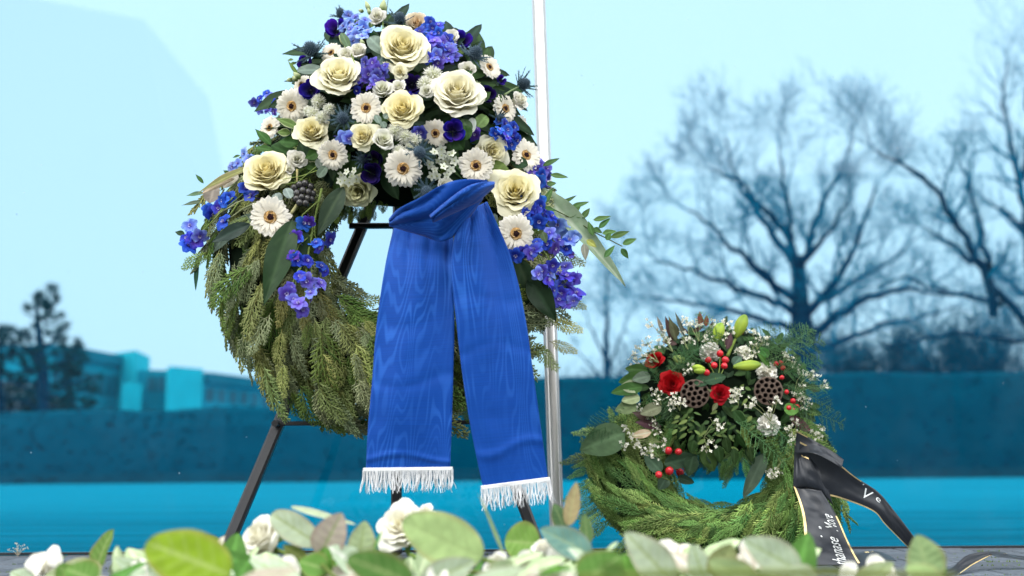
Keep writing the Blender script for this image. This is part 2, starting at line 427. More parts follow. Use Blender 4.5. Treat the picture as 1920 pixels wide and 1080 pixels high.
ANEM = [anemone_proto(61, (.045, .018, .36), (.012, .004, .10)), anemone_proto(62, (.06, .018, .40), (.016, .004, .13), .75), anemone_proto(63, (.022, .010, .12), (.008, .004, .04), .8)]

def delph_proto(seed, c1, c2, eye=(.10, .04, .30)):
    r = random.Random(seed); mb = MB()
    for k in range(5):
        a = 2 * PI * k / 5 + r.uniform(-.15, .15); up = r.uniform(.05, .55); ln = r.uniform(.85, 1.1); tw = r.uniform(-.3, .3)
        def fn(u, v, a=a, up=up, ln=ln, tw=tw):
            s = (v * 2 - 1) * .50 * math.sin(PI * min(1, u * .76 + .12)) ** .7
            y = .05 + ln * u * (1 - .12 * (v * 2 - 1) ** 2); z = up * u ** 1.3 + .35 * s * s + s * tw - .3 * u ** 4 + .05 * math.sin(s * 14 + a * 5) * u
            return (y * math.cos(a) - s * math.sin(a), y * math.sin(a) + s * math.cos(a), z)
        def cf(u, v): return mixc(c2, c1, sm(.1, .8, u) * (.5 + .5 * abs(v * 2 - 1)) + .0)
        mb.grid(fn, 5, 6, cf)
    for k in range(5):
        a = 2 * PI * k / 5 + r.uniform(.1, .9)
        mb.grid(lambda u, v: ((.03 + .17 * u) * math.cos(a) - (v - .5) * .16 * math.sin(a), (.03 + .17 * u) * math.sin(a) + (v - .5) * .16 * math.cos(a), .06 + .26 * u), 2, 2, lambda u, v: mixc(eye, (.55, .55, .70), u * .9))
    mb.tube([(0, 0, .05), (.0, -.1, -.4), (0, -.45, -.75), (0, -.9, -.75)], [.1, .09, .06, .03], 5, mixc(c2, eye, .5))
    return mb.mesh('delphinium_floret', M_BLUEP)
DEL_MID = [delph_proto(71, (.045, .15, .74), (.04, .06, .50)), delph_proto(72, (.06, .12, .66), (.07, .04, .44)), delph_proto(73, (.035, .13, .66), (.02, .05, .42))]
DEL_PALE = [delph_proto(74, (.30, .46, .84), (.12, .18, .66)), delph_proto(75, (.24, .38, .80), (.14, .14, .60)), delph_proto(76, (.40, .52, .86), (.16, .25, .68))]
DEL_DARK = [delph_proto(77, (.03, .07, .55), (.03, .02, .30)), delph_proto(78, (.07, .05, .45), (.09, .03, .28))]
DEL_PURP = [delph_proto(79, (.10, .11, .50), (.09, .05, .38)), delph_proto(80, (.17, .20, .62), (.10, .06, .42))]

def thistle_proto(seed):
    r = random.Random(seed); c = MB()
    c.ball((0, 0, .15), .27, (.035, .06, .085), 7, 10, (1, 1, 1.35))
    for k in range(130):
        t = (k + .5) / 130; ph = k * 2.39996; z = 1 - 1.5 * t; q = math.sqrt(max(0, 1 - z * z))
        n = V((q * math.cos(ph), q * math.sin(ph), z)); p = V((0, 0, .15)) + V((n.x * .26, n.y * .26, n.z * .35))
        c.tube([p, p + n * .10], [.026, .004], 3, mixc((.05, .09, .13), (.14, .19, .24), r.random()), False)
    b = MB()
    for k in range(13):
        a = 2 * PI * k / 13 + r.uniform(-.15, .15); el = r.uniform(-.15, .75); ln = r.uniform(.75, 1.1)
        d = V((math.cos(a) * math.cos(el), math.sin(a) * math.cos(el), math.sin(el))); sd_ = V((-math.sin(a), math.cos(a), 0)); bend = r.uniform(-.12, .2)
        pts = [V((0, 0, -.12)) + d * (ln * q) + V((0, 0, bend * q * q)) for q in (0, .3, .6, 1)]
        cc = mixc((.03, .065, .06), (.07, .11, .14), r.random())
        o = len(b.v)
        for p, wd in zip(pts, (.05, .085, .06, .004)):
            b.v += [tuple(p - sd_ * wd), tuple(p + V((0, 0, .02))), tuple(p + sd_ * wd)]; b.c += [cc] * 3
        for i in range(3):
            for j in range(2): b.f.append((o + i * 3 + j, o + i * 3 + j + 1, o + i * 3 + j + 4, o + i * 3 + j + 3))
        for q in (.3, .5, .7, .85):
            for sg in (-1, 1):
                p = V((0, 0, -.12)) + d * (ln * q) + V((0, 0, bend * q * q)); e = (d * .6 + sd_ * sg + V((0, 0, r.uniform(-.2, .4)))).normalized()
                b.tube([p, p + e * .17 * (1.15 - q * .5)], [.03, .003], 3, cc, False)
    return [('cone', c.mesh('thistle_cone', M_MATTE), I4), ('bracts', b.mesh('thistle_bracts', M_LEAF, False), I4)]
THIS = [thistle_proto(81), thistle_proto(82)]

def pompon_mesh(seed, c1=(.86, .85, .78), c2=(.62, .64, .40), n=150, frill=0):
    r = random.Random(seed); mb = MB()
    for k in range(n):
        t = (k + .5) / n; z = 1 - 1.25 * t; ph = k * 2.39996; q = math.sqrt(max(0, 1 - z * z))
        nn = V((q * math.cos(ph), q * math.sin(ph), z)); R = nn.to_track_quat('Z', 'Y').to_matrix()
        ln = r.uniform(.4, .55) * (.65 + .5 * t); wd = r.uniform(.06, .09) * (1 + frill); rot = r.uniform(0, 6); bend = r.uniform(.0, .25)
        def fn(u, v):
            s = (v * 2 - 1) * wd * (.5 + .8 * u if frill else math.sin(PI * min(1, u * .7 + .25)))
            zz = .5 + u * ln; xx = bend * u * u + (frill * .05 * math.sin(v * 9) if frill else .25 * s * s / wd)
            p = V((s * math.cos(rot) - xx * math.sin(rot), s * math.sin(rot) + xx * math.cos(rot), zz))
            return R @ p
        mb.grid(fn, 2, 2 if not frill else 4, lambda u, v: mixc(c2, c1, min(1, .35 + u)))
    mb.ball((0, 0, 0), .55, c2, 5, 8)
    return mb.mesh('pompon', M_PETAL)
POMP = [pompon_mesh(91), pompon_mesh(92)]
CARN = [pompon_mesh(93, (.95, .93, .86), (.94, .91, .80), 34, 4.2), pompon_mesh(94, (.95, .93, .84), (.94, .90, .76), 34, 4.2)]

def floret_data(c=(.74, .76, .62), ctr=(.5, .55, .2), n=5):
    mb = MB()
    for k in range(n):
        a = 2 * PI * k / n
        def fn(u, v):
            s = (v * 2 - 1) * .34 * math.sin(PI * min(1, u * .8 + .15)); y = .08 + u * .9; z = .15 * u * u
            return (y * math.cos(a) - s * math.sin(a), y * math.sin(a) + s * math.cos(a), z)
        mb.grid(fn, 3, 2, c)
    mb.ball((0, 0, .08), .16, ctr, 3, 6)
    return mb.data()
FLO_W = floret_data(); FLO_S = floret_data((.80, .78, .66), (.62, .5, .2), 4)

def leaf_fn(shape, curl, fold, wave, twist=0.0):
    def prof(u):
        if shape == 'lance': return math.sin(PI * u ** .8) ** 1.0 * (1 - .15 * u)
        if shape == 'broad': return math.sin(PI * u ** .92) ** .52 * (1 - .06 * u)
        if shape == 'round': return (max(0, 1 - (2 * u - 1) ** 2)) ** .5
        if shape == 'strip': return min(1, u * 6 + .15) * min(1, (1 - u) * 2.6) ** .7
        if shape == 'lobed': return math.sin(PI * u ** .75) * (1 + .32 * math.sin(u * 19))
        if shape == 'ivy': return math.sin(PI * u ** .6) ** .8 * (1 + .25 * math.cos(u * 13))
        return (math.sin(PI * u ** .76) ** .64) * (1 - .10 * u * u)        # ovate with a short tip
    def fn(u, v, L, W):
        s = v * 2 - 1; wd = prof(u) * W / 2
        z = -curl * L * u * u + fold * wd * abs(s) + wave * W * math.sin(u * 11 + s * 2) * abs(s)
        z += .025 * W * math.cos(u * 38 - abs(s) * 6) * abs(s) * (1 - abs(s)) * 1.2
        x = s * wd; a = twist * u
        return (x * math.cos(a) - z * math.sin(a), u * L, z * math.cos(a) + x * math.sin(a))
    return fn
def leaf_mb(L, W, c, vein=None, shape='ovate', curl=.15, fold=.2, wave=.03, twist=0., edge=None, nu=14, nv=8, mb=None, M=None):
    f = leaf_fn(shape, curl, fold, wave, twist); vein = vein or tuple(min(.6, q * 1.6 + .006) for q in c)
    def cf(u, v):
        s = abs(v * 2 - 1); k = c
        k = mixc(k, vein, max(0, 1 - s * 7) * .9)
        k = mixc(k, vein, .6 * max(0, math.cos(u * 38 - s * 9)) ** 8 * (1 - s) ** .4 * sm(.0, .15, s))
        if edge: k = mixc(k, edge, sm(.72, 1, s))
        return k
    mb = mb or MB()
    mb.grid((lambda u, v: f(u, v, L, W)) if M is None else (lambda u, v: M @ V(f(u, v, L, W))), nu, nv, cf)
    return mb
def put_leaf(parent, b, t, wpx, c, d0, d1=None, shape='ovate', name='leaf', face=None, mat=None, **k):
    """a leaf whose base shows at pixel b and whose tip shows at pixel t"""
    d1 = d0 if d1 is None else d1
    p0, p1 = P(*b, d0), P(*t, d1); ax = p1 - p0; L = ax.length
    n = V(face) if face else V((U(-.35, .35), -1, U(.0, .6)))
    n = n - ax * (n.dot(ax) / ax.length_squared)
    W = wpx * mpp(p0)
    me = leaf_mb(L, W, c, shape=shape, **k).mesh('leaf', mat or M_LEAF)
    return put(name, me, parent, frame(p0, n, 0, 1, ax))

# ------------------------------------------------------------------ conifer sprays (unit length along +Y, flat in XY)
def frond_data(seed, n=9, sub=6, c1=(.10, .125, .04), c2=(.17, .19, .07), wd=.0165, droop=.16, spread=.46):
    r = random.Random(seed); mb = MB()
    def bend(p): return V((p.x, p.y - .04 * p.y * p.y, p.z - droop * p.y * p.y - .35 * p.x * p.x))
    def seg(a, b, w0, c):
        m = a.lerp(b, .5)
        mb.tube([bend(a), bend(m), bend(b)], [w0 * .8, w0, w0 * .25], 3, c, False)
    y = 0; pts = [V((0.03 * math.sin(q * 3), q, 0)) for q in (0, .25, .5, .75, 1)]
    mb.tube([bend(p) for p in pts], [wd * .9, wd * .8, wd * .7, wd * .6, wd * .3], 3, mixc(c1, (.16, .09, .04), .35), False)
    for i in range(n * 2):
        t = .06 + .90 * i / (n * 2); sg = 1 if i % 2 else -1
        ln = spread * (1 - t) ** .75 * (.55 + .45 * sm(0, .3, t)) * r.uniform(.8, 1.15) + .05
        p = V((0.03 * math.sin(t * 3), t, 0)); an = r.uniform(.55, .8)
        d = V((sg * math.sin(an), math.cos(an), r.uniform(-.12, .12)))
        c = mixc(c1, c2, r.random())
        seg(p, p + d * ln, wd, c)
        m = max(2, int(sub * ln / spread + 1.5))
        for j in range(m):
            tt = .15 + .8 * j / m; s2 = 1 if j % 2 else -1
            l2 = ln * .42 * (1.05 - tt) + .035
            q = p + d * ln * tt; a2 = an * sg + s2 * r.uniform(.5, .75)
            d2 = V((math.sin(a2), math.cos(a2), r.uniform(-.2, .2)))
            seg(q, q + d2 * l2, wd * .95, mixc(c, c2, r.uniform(.2, 1)))
    return mb.data()
def as_mesh(d, name, mat, smooth=True):
    mb = MB(); mb.v, mb.f, mb.c = d; return mb.mesh(name, mat, smooth)
FR_A = [frond_data(101 + k, 9, 6, c1, c2) for k, (c1, c2) in enumerate([((.13, .18, .045), (.28, .33, .12)), ((.13, .18, .08), (.29, .33, .17)), ((.17, .20, .045), (.34, .35, .12)), ((.07, .14, .028), (.18, .27, .06)), ((.16, .20, .09), (.33, .36, .19))])]
FR_B = [frond_data(111 + k, 9, 5, c1, c2, .015, .14, .34) for k, (c1, c2) in enumerate([((.12, .26, .055), (.28, .46, .13)), ((.15, .29, .055), (.36, .52, .14)), ((.07, .18, .045), (.19, .36, .10)), ((.16, .29, .065), (.40, .53, .16))])]
FR_A_ME = [as_mesh(d, 'cypress_spray', M_CONIFER) for d in FR_A]
FR_B_ME = [as_mesh(d, 'cedar_spray', M_CONIFER) for d in FR_B]

def plume_data(seed, n=26, c=(.06, .15, .055)):
    """an asparagus fern plume: hair-fine needles on flat side twigs"""
    r = random.Random(seed); mb = MB()
    mb.tube([(0, 0, 0), (0, .5, .03), (0, 1, -.1)], [.008, .006, .003], 3, c, False)
    for i in range(n):
        t = .05 + .95 * i / n; sg = 1 if i % 2 else -1; ln = .30 * math.sin(PI * (t * .85 + .1)) + .03
        p = V((0, t, .03 - .1 * t * t)); d = V((sg, r.uniform(.3, .8), r.uniform(-.4, .4))).normalized()
        mb.tube([p, p + d * ln], [.005, .002], 3, c, False)
        for j in range(22):
            q = p + d * ln * (j / 22); e = V((r.uniform(-1, 1), r.uniform(-.2, 1), r.uniform(-1, 1))).normalized()
            s = e.orthogonal().normalized() * .0042
            o = len(mb.v); mb.v += [tuple(q - s), tuple(q + s), tuple(q + e * .06)]; mb.c += [mixc(c, (.12, .24, .09), r.random())] * 3; mb.f.append((o, o + 1, o + 2))
    return mb.data()
PLUME = [as_mesh(plume_data(121 + k), 'fern_plume', M_CONIFER, False) for k in range(3)]

# ------------------------------------------------------------------ ground, paving, glass wall
GLASS_Y = 3.0
g = MB(); g.hexa([(-400, GLASS_Y, -.5), (400, GLASS_Y, -.5), (400, 900, -.5), (-400, 900, -.5), (-400, GLASS_Y, 0), (400, GLASS_Y, 0), (400, 900, 0), (-400, 900, 0)])
structure(put('ground', g.mesh('ground', M_GROUND, False), None))
pav = MB().box((-400, -400, -.5), (400, GLASS_Y, -.008)); pave = structure(put('pavement', pav.mesh('pavement', M_JOINT, False), None))
def paver_mesh():
    mb = MB(); a, b = .098, .048; e = .004
    mb.hexa([(-a, -b, -.05), (a, -b, -.05), (a, b, -.05), (-a, b, -.05), (-a, -b, -.004), (a, -b, -.004), (a, b, -.004), (-a, b, -.004)])
    mb.hexa([(-a, -b, -.004), (a, -b, -.004), (a, b, -.004), (-a, b, -.004), (-a + e, -b + e, 0), (a - e, -b + e, 0), (a - e, b - e, 0), (-a + e, b - e, 0)])
    mb.f = [f for i, f in enumerate(mb.f) if i not in (1, 6)]
    return mb
pm = paver_mesh(); pme = pm.mesh('paver', M_PAVER, False); rest = MB()
for j in range(26):
    y = GLASS_Y - .055 - j * .10
    for i in range(-14, 15):
        x = i * .2 + (.1 if j % 2 else 0); M = Matrix.Translation((x, y, U(-.0025, .0015))) @ Matrix.Rotation(U(-.012, .012), 4, 'Z') @ Matrix.Rotation(U(-.008, .008), 4, 'X')
        if j < 11 and -12 <= i <= 12: put('paver', pme, pave, M)
        else: rest.join(pm.data(), M)
o = put('outer_pavers', rest.mesh('outer_pavers', M_PAVER, False), pave); o['kind'] = 'stuff'
mo = MB()
for k in range(3200):
    j = rng.randrange(11); x, y = U(-2.4, 2.4), GLASS_Y - .005 - j * .1 + U(-.004, .004)
    if noise.noise(V((x * 2.2, y * 3, 5))) < .05: continue
    h_ = U(.001, .005); dx, dy = U(-.006, .006), U(-.006, .006)
    o_ = len(mo.v); mo.v += [(x - .003, y, -.006), (x + .003, y, -.006), (x + dx, y + dy, h_)]; mo.c += [mixc((.06, .10, .015), (.16, .22, .04), rng.random())] * 3; mo.f.append((o_, o_ + 1, o_ + 2))
o = put('moss', mo.mesh('moss', M_LEAF, False), None); o['kind'] = 'stuff'; tag(o, 'thin green moss growing in the joints of the grey paving', 'moss')

# the joint cover between the two panes
SB, ST = P(1046, 1024, GLASS_Y - .012), P(1010, 0, GLASS_Y - .012)
SB.z = 0; sdir = (ST - SB) / (ST.z - SB.z); HT = 3.6; STT = SB + sdir * HT
hw = .0145
def slab(x0b, x1b, x0t, x1t, y0, y1, z0, z1):
    return [(x0b, y0, z0), (x1b, y0, z0), (x1b, y1, z0), (x0b, y1, z0), (x0t, y0, z1), (x1t, y0, z1), (x1t, y1, z1), (x0t, y1, z1)]
for lo, hi, lab in ((-6.0, None, 'blue tinted glass pane behind the tall easel wreath, left of the steel joint strip'), (None, 6.0, 'blue tinted glass pane behind the low wreath, right of the steel joint strip')):
    x0b, x0t = (lo, lo) if lo is not None else (SB.x + .003, STT.x + .003)
    x1b, x1t = (hi, hi) if hi is not None else (SB.x - .003, STT.x - .003)
    gm = MB().hexa(slab(x0b, x1b, x0t, x1t, GLASS_Y, GLASS_Y + .012, .002, HT)).mesh('glass_pane', M_GLASS, False)
    tag(put('glass_pane', gm, None), lab, 'glass pane', 'panes of the blue glass wall')
post = thing('joint_strip', 'pale steel strip covering the joint between the two blue glass panes', 'metal strip', SB)
ps = MB()
NS = 10
def sec(u, v):
    a = PI * (1 - u); z = v * HT; b = SB + sdir * z
    return (b.x + hw * math.copysign(abs(math.cos(a)) ** .45, math.cos(a)), GLASS_Y - .003 - .016 * math.sin(a) ** .6, z + .001)
ps.grid(sec, 14, 12, (.7, .7, .7)); put('cover_profile', ps.mesh('cover_profile', M_STEEL), post)
for sg in (-1, 1):
    xb, xt = SB.x + sg * (hw + .0035), STT.x + sg * (hw + .0035)
    put('gasket', MB().hexa(slab(xb - .003, xb + .003, xt - .003, xt + .003, GLASS_Y - .006, GLASS_Y - .001, .001, HT)).mesh('gasket', M_GASKET, False), post)
br = MB().box((-6, GLASS_Y - .004, 0), (6, GLASS_Y + .02, .0015))
ch = MB().box((-6, GLASS_Y - .02, .0), (SB.x - .024, GLASS_Y - .0045, .006)); ch.box((SB.x + .024, GLASS_Y - .02, .0), (6, GLASS_Y - .0045, .006))
structure(put('base_channel', ch.mesh('base_channel', M_BLACK, False), None))

# ------------------------------------------------------------------ beyond the glass: hedges, buildings, trees
def hedge(x0, x1, y, h0, h1, label, seed):
    mb = MB(); nx = int((x1 - x0) * 5)
    def fn(u, v):
        x = x0 + (x1 - x0) * u; top = h0 + (h1 - h0) * u + .05 * noise.noise(V((x * .8, seed, 0)))
        prof = [(0, 0), (-.05, .3), (-.06, .75), (.0, .96), (.3, 1.0), (1.0, 1.0), (1.3, .95), (1.35, 0)]
        k = v * (len(prof) - 1); i = min(int(k), len(prof) - 2); t = k - i
        dy = prof[i][0] + (prof[i + 1][0] - prof[i][0]) * t; z = prof[i][1] + (prof[i + 1][1] - prof[i][1]) * t
        q = V((x * 3, z * 5, dy * 3 + seed)); e = .025 * noise.noise(q) + .012 * noise.noise(q * 3)
        return (x, y + dy + e, max(0, z * top + e * .6 * (1 if z > .05 else 0)))
    mb.grid(fn, nx, 42, (.02, .05, .05))
    lv = MB(); r = random.Random(seed)
    for k in range(int((x1 - x0) * 90)):
        p = V(fn(r.random(), r.uniform(0, .75))); n = V((r.uniform(-1, 1), r.uniform(-1, .2), r.uniform(-.6, 1))).normalized(); s = n.orthogonal().normalized() * .025
        t = n.cross(s).normalized() * .03; o_ = len(lv.v)
        lv.v += [tuple(p - s), tuple(p + n * .02 - t), tuple(p + s + n * .03), tuple(p + t)]; lv.c += [mixc((.002, .10, .16), (.004, .13, .21), r.random())] * 4; lv.f.append((o_, o_ + 1, o_ + 2, o_ + 3))
    root = thing('hedge', label, 'hedge', (x0, y, 0))
    put('hedge_body', mb.mesh('hedge_body', M_HEDGE), root)
    q = put('leaves', lv.mesh('hedge_leaves', M_LEAF, False), root); q['kind'] = 'stuff'
HY = 15.5
hx = lambda px: P(px, 800, HY).x
hz = lambda py: P(960, py, HY).z
hedge(-16, hx(790), HY, hz(772), hz(756), 'lower clipped dark hedge below the flat roofed buildings', 3.0)
hedge(hx(796), 17, HY, hz(706), hz(694), 'taller clipped dark hedge below the bare trees', 8.0)

# flat roofed buildings
def bwin(parent, p0, p1, z0, z1, n, out):
    """a row of n windows on the facade from p0 to p1; each window is a part"""
    ax = (p1 - p0); L = ax.length; ax.normalize(); nrm = V((ax.y, -ax.x, 0)) * out
    wpx = L / n
    for k in range(n):
        a = p0 + ax * (wpx * (k + .14)); b = p0 + ax * (wpx * (k + .86))
        q = [V((a.x, a.y, z0)), V((b.x, b.y, z0)), V((b.x, b.y, z1)), V((a.x, a.y, z1))]
        mb = MB(); o_ = [v + nrm * .02 for v in q] + [v - nrm * .15 for v in q]
        mb.v = [tuple(v) for v in o_]; mb.c = [(.03, .03, .03)] * 8
        mb.f = [(0, 1, 2, 3), (4, 7, 6, 5), (0, 4, 5, 1), (1, 5, 6, 2), (2, 6, 7, 3), (3, 7, 4, 0)]
        put('window', mb.mesh('window', M_WINDOW, False), parent)
def block(parent, name, corners, z0, z1, c):
    """a prism over ground corners, counter-clockwise from above"""
    mb = MB(); mb.hexa([(p[0], p[1], z0) for p in corners] + [(p[0], p[1], z1) for p in corners], c)
    return put(name, mb.mesh(name, M_WALL, False), parent)
def zat(py, d): return P(960, py, d).z
BD = 46.0
def bx(px, d): return P(px, 700, d).x
bld = thing('office_building', 'flat roofed building with two pale tower blocks beyond the hedge on the left', 'building', (bx(250, BD), BD, 0))
def rect(pxa, pxb, pxc, d0, d1, d2, depth=6):
    """corner points: left end, front corner, right end, given as pixel column and depth"""
    A, B, C_ = V((bx(pxa, d0), d0)), V((bx(pxb, d1), d1)), V((bx(pxc, d2), d2))
    return [tuple(A), tuple(B), tuple(C_), tuple(A + C_ - B)]
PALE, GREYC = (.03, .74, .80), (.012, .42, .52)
block(bld, 'tower_block', rect(186, 252, 280, 48, 46, 49), 0, zat(652, 46), PALE)
block(bld, 'tower_block', rect(312, 318, 381, 45.4, 44, 45.4), 0, zat(682, 44), PALE)
block(bld, 'stair_block', rect(228, 232, 268, 45.5, 44.6, 45.2), 0, zat(712, 44.6), PALE)
block(bld, 'link_block', rect(240, 250, 330, 48.2, 46.6, 47.2), 0, zat(688, 46.6), GREYC)
LA, LB = V((bx(96, 42), 42, 0)), V((bx(226, 47), 47, 0))
def wing(A, B, z1, name):
    n = V((-(B - A).y, (B - A).x, 0)).normalized() * 8
    C2, D2 = B + n, A + n
    block(bld, name, [tuple(A[:2]), tuple(B[:2]), tuple(C2[:2]), tuple(D2[:2])], 0, z1, GREYC)
    ax = (B - A).normalized(); e = ax * .0
    q = V((ax.y, -ax.x, 0)) * .25
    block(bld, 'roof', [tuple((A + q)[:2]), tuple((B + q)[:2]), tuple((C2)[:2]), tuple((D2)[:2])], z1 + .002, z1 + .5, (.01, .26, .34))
wing(LA, LB, zat(668, 43.5), 'left_wing'); bwin(bld, LA, LB, zat(732, 44), zat(690, 44), 9, 1)
RA, RB = V((bx(384, 46.5), 46.5, 0)), V((bx(640, 58), 58, 0))
wing(RA, RB, zat(716, 47), 'right_wing'); bwin(bld, RA, RB, zat(752, 48), zat(728, 48), 14, 1)
bwin(bld, V((bx(276, 46.3), 46.3, 0)), V((bx(312, 46.4), 46.4, 0)), zat(728, 46), zat(700, 46), 2, 1)
bank = MB()
def bkf(u, v):
    px = -400 + 800 * u; x = bx(px, 30); top = .25 + (zat(700, 30) * (1 - sm(.45, .85, u)) + zat(790, 30) * sm(.45, .85, u)) - .25
    z = top * sm(0, .45, v) * (1 - sm(.6, 1, v)); return (x, 27 + 6 * v, max(-.05, z + .25 * noise.noise(V((x * .9, v * 4, 1))) * (1 if .1 < v < .9 else 0)))
bank.grid(bkf, 40, 16, (.1, .1, .1)); structure(put('earth_bank', bank.mesh('earth_bank', M_BANK), None))

# trees
def branch(mb, p, d, L, r, lvl, R, c, up=.12, minr=.006, spread=(.35, .8)):
    n = 4 if lvl > 1 else 3
    pts = [p.copy()]; rad = [r]; dd = d.copy(); kids = []
    for i in range(n):
        dd = (dd + V((R.uniform(-.22, .22), R.uniform(-.22, .22), R.uniform(-.16, .22) + up * .5))).normalized()
        p = p + dd * (L / n); pts.append(p.copy()); rad.append(max(minr, r * (1 - .62 * (i + 1) / n)))
        if lvl > 0 and (i > 0 or lvl < 3):
            for q in range(1 if R.random() < .85 else 2):
                kids.append((p.copy(), dd.copy(), rad[-1] * R.uniform(.55, .8)))
    mb.tube(pts, rad, 6 if r > .06 else (4 if r > .02 else 3), c, False)
    if lvl > 0:
        kids.append((p.copy(), dd.copy(), rad[-1] * .9))
        for kp, kd, kr in kids:
            ax = V((R.uniform(-1, 1), R.uniform(-1, 1), R.uniform(-1, 1))).normalized()
            side = (ax - kd * ax.dot(kd)).normalized(); a = R.uniform(*spread)
            nd = (kd * math.cos(a) + side * math.sin(a)).normalized()
            branch(mb, kp, nd, L * R.uniform(.5, .74), kr, lvl - 1, R, c, up, minr, spread)
BARKC = (.004, .085, .15); TWIG_HAZE = (.003, .29, .42)  # twigs brighter than the trunk: cyan sky haze painted into their colour
def limb_tree(root, D, trunk, limbs, R, minr, lvl=3, squash=1.0):
    """trunk and limbs follow pixel paths with their own depths (px, py, depth offset); limbs carry grown branches"""
    t = MB(); pts = [P(a, b, D + c) for a, b, c, w_ in trunk]; t.tube(pts, [w_ * mpp(pts[0]) / 2 for a, b, c, w_ in trunk], 10, BARKC)
    put('trunk', t.mesh('trunk', M_BARK), root)
    cr = MB()
    for path in limbs:
        q = [P(a, b if b > 600 else 600 + (b - 600) * squash, D + c) for a, b, c in path[1]]; w0 = path[0] * mpp(q[0]) / 2
        # smooth the path
        pp = []
        for i in range(len(q) - 1):
            for k in range(4): pp.append(q[i].lerp(q[i + 1], k / 4) + V((R.uniform(-1, 1), R.uniform(-1, 1), R.uniform(-1, 1))) * .05)
        pp.append(q[-1]); n = len(pp)
        cr.tube(pp, [max(minr, w0 * (1 - .8 * i / (n - 1))) for i in range(n)], 7, BARKC, False)
        tot = sum((pp[i + 1] - pp[i]).length for i in range(n - 1))
        for i in range(3, n):
            if i % 2 == 0 and i < n - 1: continue
            d = (pp[i] - pp[i - 1]).normalized()
            for k in range(1 if i < n - 1 else 3):
                ax = V((R.uniform(-1, 1), R.uniform(-1, 1), R.uniform(-.4, 1))).normalized(); sd_ = (ax - d * ax.dot(d)).normalized(); a = R.uniform(.4, .95) if i < n - 1 else R.uniform(.1, .5)
                branch(cr, pp[i], (d * math.cos(a) + sd_ * math.sin(a)).normalized(), tot * R.uniform(.15, .26), max(minr, w0 * (1 - .8 * i / (n - 1)) * .6), lvl, R, TWIG_HAZE, .07, minr, (.35, .9))
    put('crown', cr.mesh('crown', M_BARK), root)
D1 = 26.0
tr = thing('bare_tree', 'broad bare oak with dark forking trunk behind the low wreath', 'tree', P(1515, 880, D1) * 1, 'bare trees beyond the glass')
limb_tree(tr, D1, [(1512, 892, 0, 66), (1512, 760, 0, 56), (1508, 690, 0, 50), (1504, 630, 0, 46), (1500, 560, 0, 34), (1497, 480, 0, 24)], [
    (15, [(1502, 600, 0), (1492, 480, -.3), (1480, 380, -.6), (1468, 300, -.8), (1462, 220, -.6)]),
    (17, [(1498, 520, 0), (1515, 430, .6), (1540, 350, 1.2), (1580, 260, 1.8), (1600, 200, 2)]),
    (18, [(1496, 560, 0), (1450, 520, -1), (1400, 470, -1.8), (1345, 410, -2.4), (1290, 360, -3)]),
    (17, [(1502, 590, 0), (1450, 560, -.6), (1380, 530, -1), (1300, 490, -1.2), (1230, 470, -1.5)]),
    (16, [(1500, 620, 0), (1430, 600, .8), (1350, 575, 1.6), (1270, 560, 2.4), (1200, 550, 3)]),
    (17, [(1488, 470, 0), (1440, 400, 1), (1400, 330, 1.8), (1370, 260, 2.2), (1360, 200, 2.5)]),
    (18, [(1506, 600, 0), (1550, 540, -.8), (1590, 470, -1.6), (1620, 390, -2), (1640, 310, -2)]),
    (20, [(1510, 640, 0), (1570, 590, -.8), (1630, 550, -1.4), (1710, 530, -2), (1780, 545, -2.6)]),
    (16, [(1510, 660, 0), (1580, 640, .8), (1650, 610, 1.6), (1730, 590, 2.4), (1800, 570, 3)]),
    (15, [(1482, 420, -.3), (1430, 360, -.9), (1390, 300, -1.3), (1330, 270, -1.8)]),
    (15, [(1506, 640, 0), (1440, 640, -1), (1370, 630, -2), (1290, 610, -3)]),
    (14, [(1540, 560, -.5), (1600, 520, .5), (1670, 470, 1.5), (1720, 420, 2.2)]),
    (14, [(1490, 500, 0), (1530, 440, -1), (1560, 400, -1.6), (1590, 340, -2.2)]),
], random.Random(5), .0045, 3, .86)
D2 = 19.0
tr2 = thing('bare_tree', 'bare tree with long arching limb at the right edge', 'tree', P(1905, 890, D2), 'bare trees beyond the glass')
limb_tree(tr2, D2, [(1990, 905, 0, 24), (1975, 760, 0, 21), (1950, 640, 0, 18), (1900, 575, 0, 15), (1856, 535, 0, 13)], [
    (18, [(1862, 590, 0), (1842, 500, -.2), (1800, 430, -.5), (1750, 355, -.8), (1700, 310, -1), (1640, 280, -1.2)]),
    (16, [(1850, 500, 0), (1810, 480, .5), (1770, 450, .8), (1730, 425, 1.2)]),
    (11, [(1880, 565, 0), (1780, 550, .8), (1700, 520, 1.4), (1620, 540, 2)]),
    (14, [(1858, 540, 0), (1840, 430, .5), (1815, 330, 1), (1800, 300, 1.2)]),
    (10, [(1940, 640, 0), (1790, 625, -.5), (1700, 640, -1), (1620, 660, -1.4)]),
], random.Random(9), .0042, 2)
D3 = 30.0
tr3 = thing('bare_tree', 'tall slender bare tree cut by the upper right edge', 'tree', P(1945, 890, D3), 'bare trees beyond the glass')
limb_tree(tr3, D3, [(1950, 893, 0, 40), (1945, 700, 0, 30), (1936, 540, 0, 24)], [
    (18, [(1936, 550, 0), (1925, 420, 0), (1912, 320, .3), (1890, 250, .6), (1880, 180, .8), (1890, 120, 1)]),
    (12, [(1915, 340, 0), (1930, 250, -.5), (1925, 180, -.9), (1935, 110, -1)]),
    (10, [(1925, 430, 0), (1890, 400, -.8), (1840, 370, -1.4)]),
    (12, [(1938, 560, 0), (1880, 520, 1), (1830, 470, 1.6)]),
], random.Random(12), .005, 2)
D4 = 34.0
tr4 = thing('bare_tree', 'small thin bare sapling left of the low wreath', 'tree', P(1137, 880, D4), 'bare trees beyond the glass')
